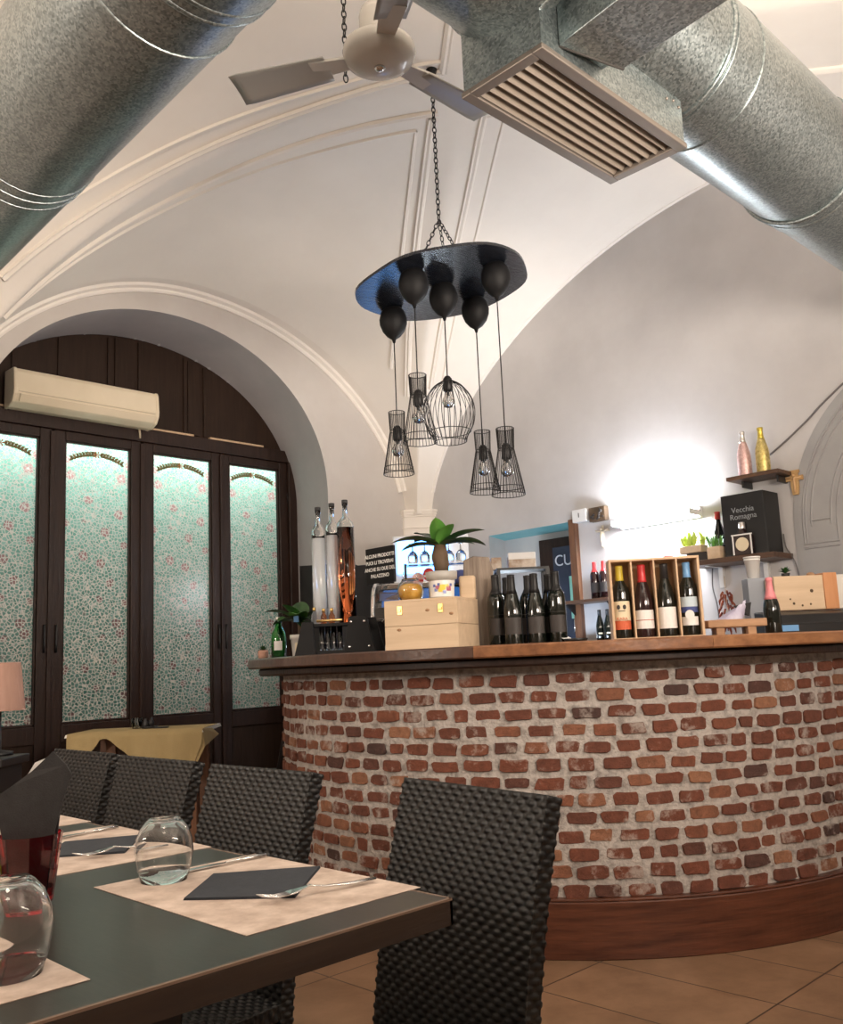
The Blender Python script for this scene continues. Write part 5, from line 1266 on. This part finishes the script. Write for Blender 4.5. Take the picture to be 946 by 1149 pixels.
mats = [((.8885, 1.338), 0, 'taupe paper placemat at the near right corner of the table, under a glass and fork'), ((.884, 1.945), -1.5, 'taupe paper placemat second along the right side of the table'),
        ((.884, 2.51), 0, 'taupe paper placemat farthest along the right side, before the third wicker chair'), ((.347, 1.338), 0, 'taupe paper placemat cut off at the lower left, under the nearer glass'), ((.347, 1.94), 0, 'taupe paper placemat on the left side beyond the red tumbler')]
for (x, y), a, lab in mats:
    solo('placemat', MB().box(-.1625, .1625, -.231, .231, 0, .0008), 'placemat', lab, 'placemat', group='paper placemats on the dining table', loc=(x, y, TZ + .0004), rot=(0, 0, math.radians(a)))
def flat_napkin(pts, label, z=TZ + .0015, m='napkin'):
    c = Vector((sum(p[0] for p in pts) / 4, sum(p[1] for p in pts) / 4, 0)); mb = MB()
    for k in range(3):
        s = 1 - .006 * k; q = [(c.x + (p[0] - c.x) * s, c.y + (p[1] - c.y) * s) for p in pts]
        mb.prism(q, z + .0013 * k, z + .0013 * (k + 1) - .0003)
    return solo('napkin', mb, m, label, 'napkin')
flat_napkin([(.772, 1.353), (.897, 1.470), (1.046, 1.357), (.887, 1.217)], 'dark slate napkin under the fork on the nearest right placemat')
flat_napkin([(.775, 1.905), (.875, 2.035), (1.018, 1.960), (.900, 1.805)], 'dark slate napkin on the second placemat behind the upturned glass')
flat_napkin([(.80, 2.50), (.92, 2.60), (1.03, 2.50), (.91, 2.385)], 'dark slate napkin on the farthest placemat beside the tall charcoal napkin')
def along(p, q):
    d = Vector((q[0] - p[0], q[1] - p[1], 0)); return d.length, math.atan2(d.y, d.x)
def fork(label, p, q, z=TZ + .0015, lift=.0):
    ln, a = along(p, q); t = thing('fork', label, 'fork', (p[0], p[1], z), a)     # p handle end, q tine tips
    h = .0035
    part('handle', MB().tube([(0, 0, h + .001), (.04, 0, h), (ln * .45, 0, h + .004), (ln * .60, 0, h + .010)], .004, 8, rs=[.0055, .006, .0035, .003], flat=.45), 'steel', t)
    hx = ln * .60
    part('head', MB().add([(hx - .006, -.003, h + .009), (hx - .006, .003, h + .009), (hx + .022, .0105, h + .004), (hx + .035, .011, h + .003), (hx + .035, -.011, h + .003), (hx + .022, -.0105, h + .004)] +
                          [(hx - .006, -.003, h + .011), (hx - .006, .003, h + .011), (hx + .022, .0105, h + .006), (hx + .035, .011, h + .005), (hx + .035, -.011, h + .005), (hx + .022, -.0105, h + .006)],
                          [(5, 4, 3, 2, 1, 0), (6, 7, 8, 9, 10, 11)] + [(i, (i + 1) % 6, 6 + (i + 1) % 6, 6 + i) for i in range(6)]), 'steel', t, bevel=.0006)
    for k in range(4):
        y = -.009 + .006 * k
        part('tine', MB().tube([(hx + .033, y, h + .004), (hx + .055, y, h + .003), (ln, y, h + .009)], .0013, 6, rs=[.0016, .0014, .0008]), 'steel', t)
def knife(label, p, q, z=TZ + .0015):
    ln, a = along(p, q); t = thing('knife', label, 'knife', (p[0], p[1], z), a)
    part('handle', MB().tube([(0, 0, .004), (.03, 0, .0045), (.085, 0, .004)], .006, 8, rs=[.006, .0065, .0045], flat=.55), 'steel', t)
    part('blade', MB().prism([(.083, -.004), (.11, -.009), (ln * .8, -.009), (ln, .004), (ln * .7, .006), (.083, .004)], .0025, .0042), 'steel', t)
fork('fork lying on the edge of the nearest slate napkin', (1.030, 1.193), (.826, 1.225), z=TZ + .0035)
knife('knife lying behind the nearest upturned glass', (1.046, 1.527), (.828, 1.530))
fork('fork lying on the second slate napkin beside the red tumbler', (1.0, 1.815), (.80, 1.815), z=TZ + .0035)
knife('knife on the second right placemat', (1.035, 2.115), (.83, 2.085))
# glasses
GL = [(.039, 0), (.0455, .022), (.0500, .048), (.0475, .070), (.040, .088), (.030, .100), (.024, .1045), (0, .1055), (0, .1000), (.022, .0990), (.0285, .0950), (.0385, .0850), (.0460, .0690), (.0486, .048), (.0442, .022), (.0378, 0), (.039, 0)]
def upturned(label, loc, s=1.0):
    t = thing('stemless_glass', label, 'glass', loc, 0, 'upturned stemless glasses')
    part('bowl', MB().lathe([(r * s, z * s) for r, z in GL], seg=48, cap=False), 'glass', t)
upturned('upturned clear stemless glass on the nearest right placemat', (.826, 1.512, TZ + .0014), 1.0)
upturned('upturned clear stemless glass cut by the left edge of the photo', (.448, 1.205, TZ + .0014), 1.08)
# red tumbler with napkins
tp_ = (.609, 1.547)
rt = thing('tumbler', 'red faceted glass tumbler holding upright napkins on the left of the table', 'glass', (tp_[0], tp_[1], TZ + .0005))
part('bowl', MB().lathe([(0, 0), (.034, 0), (.036, .004), (.050, .108), (.0475, .108), (.0335, .012), (0, .011)], seg=16, sm=False), 'redglass', rt)
def stood(label, pts, m, off, name='napkin', th=.004):
    """folded napkin standing in the tumbler: outline in the plane facing the camera"""
    ax = Vector((.717, -.696, 0)); dp_ = Vector((.69, .72, 0)); o = Vector((tp_[0], tp_[1], TZ)) + dp_ * off
    mb = MB(); vs = []; n = len(pts)
    for k in (0, 1):
        for x, z in pts: vs.append(o + ax * x + dp_ * (th * k + .012 * math.cos(x * 20) + .10 * (z - .1) * .25) + Vector((0, 0, z)))
    mb.add(vs, [tuple(range(n)), tuple(reversed(range(n, 2 * n)))] + [(i, n + i, n + (i + 1) % n, (i + 1) % n) for i in range(n)])
    return solo(name, mb, m, label, 'napkin')
stood('tall charcoal folded napkin standing in the red tumbler', [(-.028, .016), (.028, .016), (.034, .06), (.040, .112), (.052, .155), (.067, .199), (.058, .214), (.034, .236), (.0, .206), (-.03, .185), (-.056, .168), (-.050, .130), (-.042, .10), (-.034, .06)], 'napkinblack', -.012)
stood('white paper napkin just showing behind the charcoal napkin', [(-.02, .018), (.02, .018), (.026, .10), (.028, .20), (.015, .224), (-.002, .218), (-.022, .185), (-.030, .10)], 'paper', .004, th=.002)
stood('second charcoal napkin fold behind the white napkin', [(-.026, .02), (.026, .02), (.036, .11), (.046, .19), (.02, .205), (-.03, .165), (-.036, .10)], 'napkinblack', .012, th=.003)
lg = thing('candle_glass', 'lime green glass candle holder at the left edge behind the red tumbler', 'candle holder', (.545, 1.655, TZ + .0005))
part('bowl', MB().lathe([(0, 0), (.03, 0), (.038, .02), (.040, .055), (.034, .075), (.032, .075), (.0375, .055), (.0355, .022), (.028, .006), (0, .006)], seg=28), 'limeglass', lg)
part('wax', MB().lathe([(0, .007), (.027, .007), (.034, .022), (.034, .04), (0, .041)], seg=24), 'olive', lg)

# ------------------------------------------------------------------ wicker chairs
def wicker_panel(prof, w, t, cu=.0150, cv=.0116, amp=.0037, over=6):
    """closed woven slab following a (x,z) profile; width along y; strands pass over and under alternate stakes"""
    P = catmull([(x, 0, z) for x, z in prof], 10); d = [0]
    for a, b in zip(P, P[1:]): d.append(d[-1] + (b - a).length)
    Ltot = d[-1]; nr = max(2, round(Ltot / cv)); nv = nr * 5
    per = [('f', w), ('s', t), ('b', w), ('s2', t)]; total = 2 * (w + t); nc = 2 * round(total / cu / 2); nu = nc * over
    m = MB(); dx = [p.x for p in P]; dz = [p.z for p in P]
    def pt(u, v):
        s = u * total; L_ = v * Ltot
        x = float(np.interp(L_, d, dx)); z = float(np.interp(L_, d, dz)); e = .004
        x2 = float(np.interp(min(L_ + e, Ltot), d, dx)) - float(np.interp(max(L_ - e, 0), d, dx)); z2 = float(np.interp(min(L_ + e, Ltot), d, dz)) - float(np.interp(max(L_ - e, 0), d, dz))
        tv = Vector((x2, 0, z2)).normalized(); nf = Vector((-tv.z, 0, tv.x))     # points to -x: the front
        if s < w: off = nf * t / 2 + Vector((0, w / 2 - s, 0)); nn = nf
        elif s < w + t: off = nf * (t / 2 - (s - w)) + Vector((0, -w / 2, 0)); nn = Vector((0, -1, 0))
        elif s < 2 * w + t: off = -nf * t / 2 + Vector((0, -w / 2 + (s - w - t), 0)); nn = -nf
        else: off = nf * (-t / 2 + (s - 2 * w - t)) + Vector((0, w / 2, 0)); nn = Vector((0, 1, 0))
        rv = v * nr; j = min(int(rv), nr - 1); q = (rv - j - .5) * 2
        strand = math.sqrt(max(0, 1 - q * q * .98)); c = u * nc
        wv = .5 + .5 * math.cos(PI * (c + j)); h = amp * (strand ** .8 * (.05 + .95 * wv) - .5)
        p = Vector((x, 0, z)) + off + nn * h
        return (p.x, p.y, p.z)
    m.grid(pt, nu, nv, cu=True)
    m.f.append(tuple(reversed(range(nu)))); m.mi.append(0); m.sm.append(False)
    m.f.append(tuple(nv * nu + i for i in range(nu))); m.mi.append(0); m.sm.append(False)
    return m
def wicker_chair(label):
    t = thing('wicker_chair', label, 'chair', (0, 0, 0), 0, 'black wicker chairs along the table')
    part('backrest', wicker_panel([(.108, .30), (.110, .36), (.118, .44), (.140, .58), (.170, .72), (.210, .865)], .43, .035), 'wicker', t)
    part('seat', wicker_panel([(.10, .385), (.0, .38), (-.14, .38), (-.26, .385)], .43, .035, over=4), 'wicker', t)
    part('seat_frame', MB().box(-.25, .09, -.20, .20, .335, .372), 'black', t)
    for x, y in ((-.235, -.19), (-.235, .19), (.085, -.19), (.085, .19)): part('leg', MB().rbox(x - .02, x + .02, y - .02, y + .02, 0, .345, .005), 'wicker', t)
    return t
c0 = wicker_chair('black wicker chair nearest the camera, at the near right corner of the table')
c0.location = (1.118, 1.262, 0); c0.rotation_euler = (0, 0, math.radians(-8))
for (x, y, rz, lab) in ((1.115, 1.935, .0, 'black wicker chair second along the table, in front of the left end of the bar'), (1.13, 2.475, 0, 'black wicker chair third along the table, in front of the khaki table'), (1.15, 3.0, 0, 'black wicker chair farthest along the table, beside the tall charcoal napkin')):
    c = copy_tree(c0); c.location = (x, y, 0); c.rotation_euler = (0, 0, rz); c['label'] = lab

# ------------------------------------------------------------------ lights
def area(name, loc, target, power, size, size_y=None, col=(1, 1, 1), spread=None):
    l = bpy.data.lights.new(name, 'AREA'); l.energy = power; l.color = col; l.size = size
    if size_y: l.shape = 'RECTANGLE'; l.size_y = size_y
    if spread: l.spread = spread
    o = bpy.data.objects.new(name, l); COL.objects.link(o); o.location = loc
    o.rotation_euler = (Vector(target) - Vector(loc)).to_track_quat('-Z', 'Y').to_euler(); return o
def point(name, loc, power, r, col=(1, 1, 1)):
    l = bpy.data.lights.new(name, 'POINT'); l.energy = power; l.color = col; l.shadow_soft_size = r
    o = bpy.data.objects.new(name, l); COL.objects.link(o); o.location = loc; return o
WARM = (1, .87, .74)
area('daylight_outside_window', (3.1, 6.36, 3.0), (3.1, 6.02, 2.72), 40, 2.9, .2, (.88, 1, .95))
point('unseen_room_light', (.25, .45, 3.5), 52, .22, WARM)
point('unseen_room_light', (-1.3, 2.2, 2.2), 8, .22, WARM)  # weak fill added here, no fitting behind it
area('unseen_vault_fill', (1.7, -.75, 1.95), (2.4, 1.1, 4.2), 165, 1.3, .7, WARM)  # added unseen fill that brightens the vault and upper walls
area('unseen_vault_fill', (3.3, -.8, 2.0), (3.0, 4.0, 4.1), 21, 1.2, .8, WARM, 1.5)  # narrow fill added for the window side of the vault, no fitting there
area('unseen_vault_fill', (-1.9, 3.2, 1.95), (.2, 3.4, 4.2), 90, 1.2, .6, WARM)  # added unseen fill lifting the vault from the left
area('back_bar_work_lamp', (4.72, 3.75, 1.02), (5.4, 3.95, 1.75), 11, .7, .15, (.66, .80, 1))
point('kitchen_lamp', (5.66, 4.80, 1.15), 9, .06, (.75, .88, 1))
w = bpy.data.worlds.new('World'); scene.world = w; w.use_nodes = True
w.node_tree.nodes['Background'].inputs[0].default_value = (.5, .56, .6, 1); w.node_tree.nodes['Background'].inputs[1].default_value = .05

# ------------------------------------------------------------------ camera
F_PX, PPY, PITCH, ROLL, YAW = 1029.79341, 586.7036, .15272832, -.044155731, .793615572
cp, sp = math.cos(PITCH), math.sin(PITCH)
Fv = Vector((0, cp, sp)); R0 = Vector((1, 0, 0)); U0 = R0.cross(Fv)
Rv = R0 * math.cos(ROLL) + U0 * math.sin(ROLL); Uv = -R0 * math.sin(ROLL) + U0 * math.cos(ROLL)
def rw(v): return Vector((math.sin(YAW) * v.x + math.cos(YAW) * v.y, -math.cos(YAW) * v.x + math.sin(YAW) * v.y, v.z))
Fv, Rv, Uv = rw(Fv), rw(Rv), rw(Uv)
cam = bpy.data.cameras.new('camera'); co = bpy.data.objects.new('camera', cam); COL.objects.link(co)
cm = Matrix.Identity(4)
for i in range(3): cm[i][0] = Rv[i]; cm[i][1] = Uv[i]; cm[i][2] = -Fv[i]
cm[0][3], cm[1][3], cm[2][3] = 0, 0, 1.10
co.matrix_world = cm
cam.sensor_fit = 'HORIZONTAL'; cam.sensor_width = 36; cam.lens = F_PX / 946 * 36; cam.shift_y = (PPY - 574.5) / 946; cam.clip_start = .02
scene.camera = co
vs_ = scene.view_settings
vs_.view_transform = 'Standard'; vs_.look = 'None'; vs_.gamma = 1; vs_.use_curve_mapping = False; vs_.exposure = 0.0
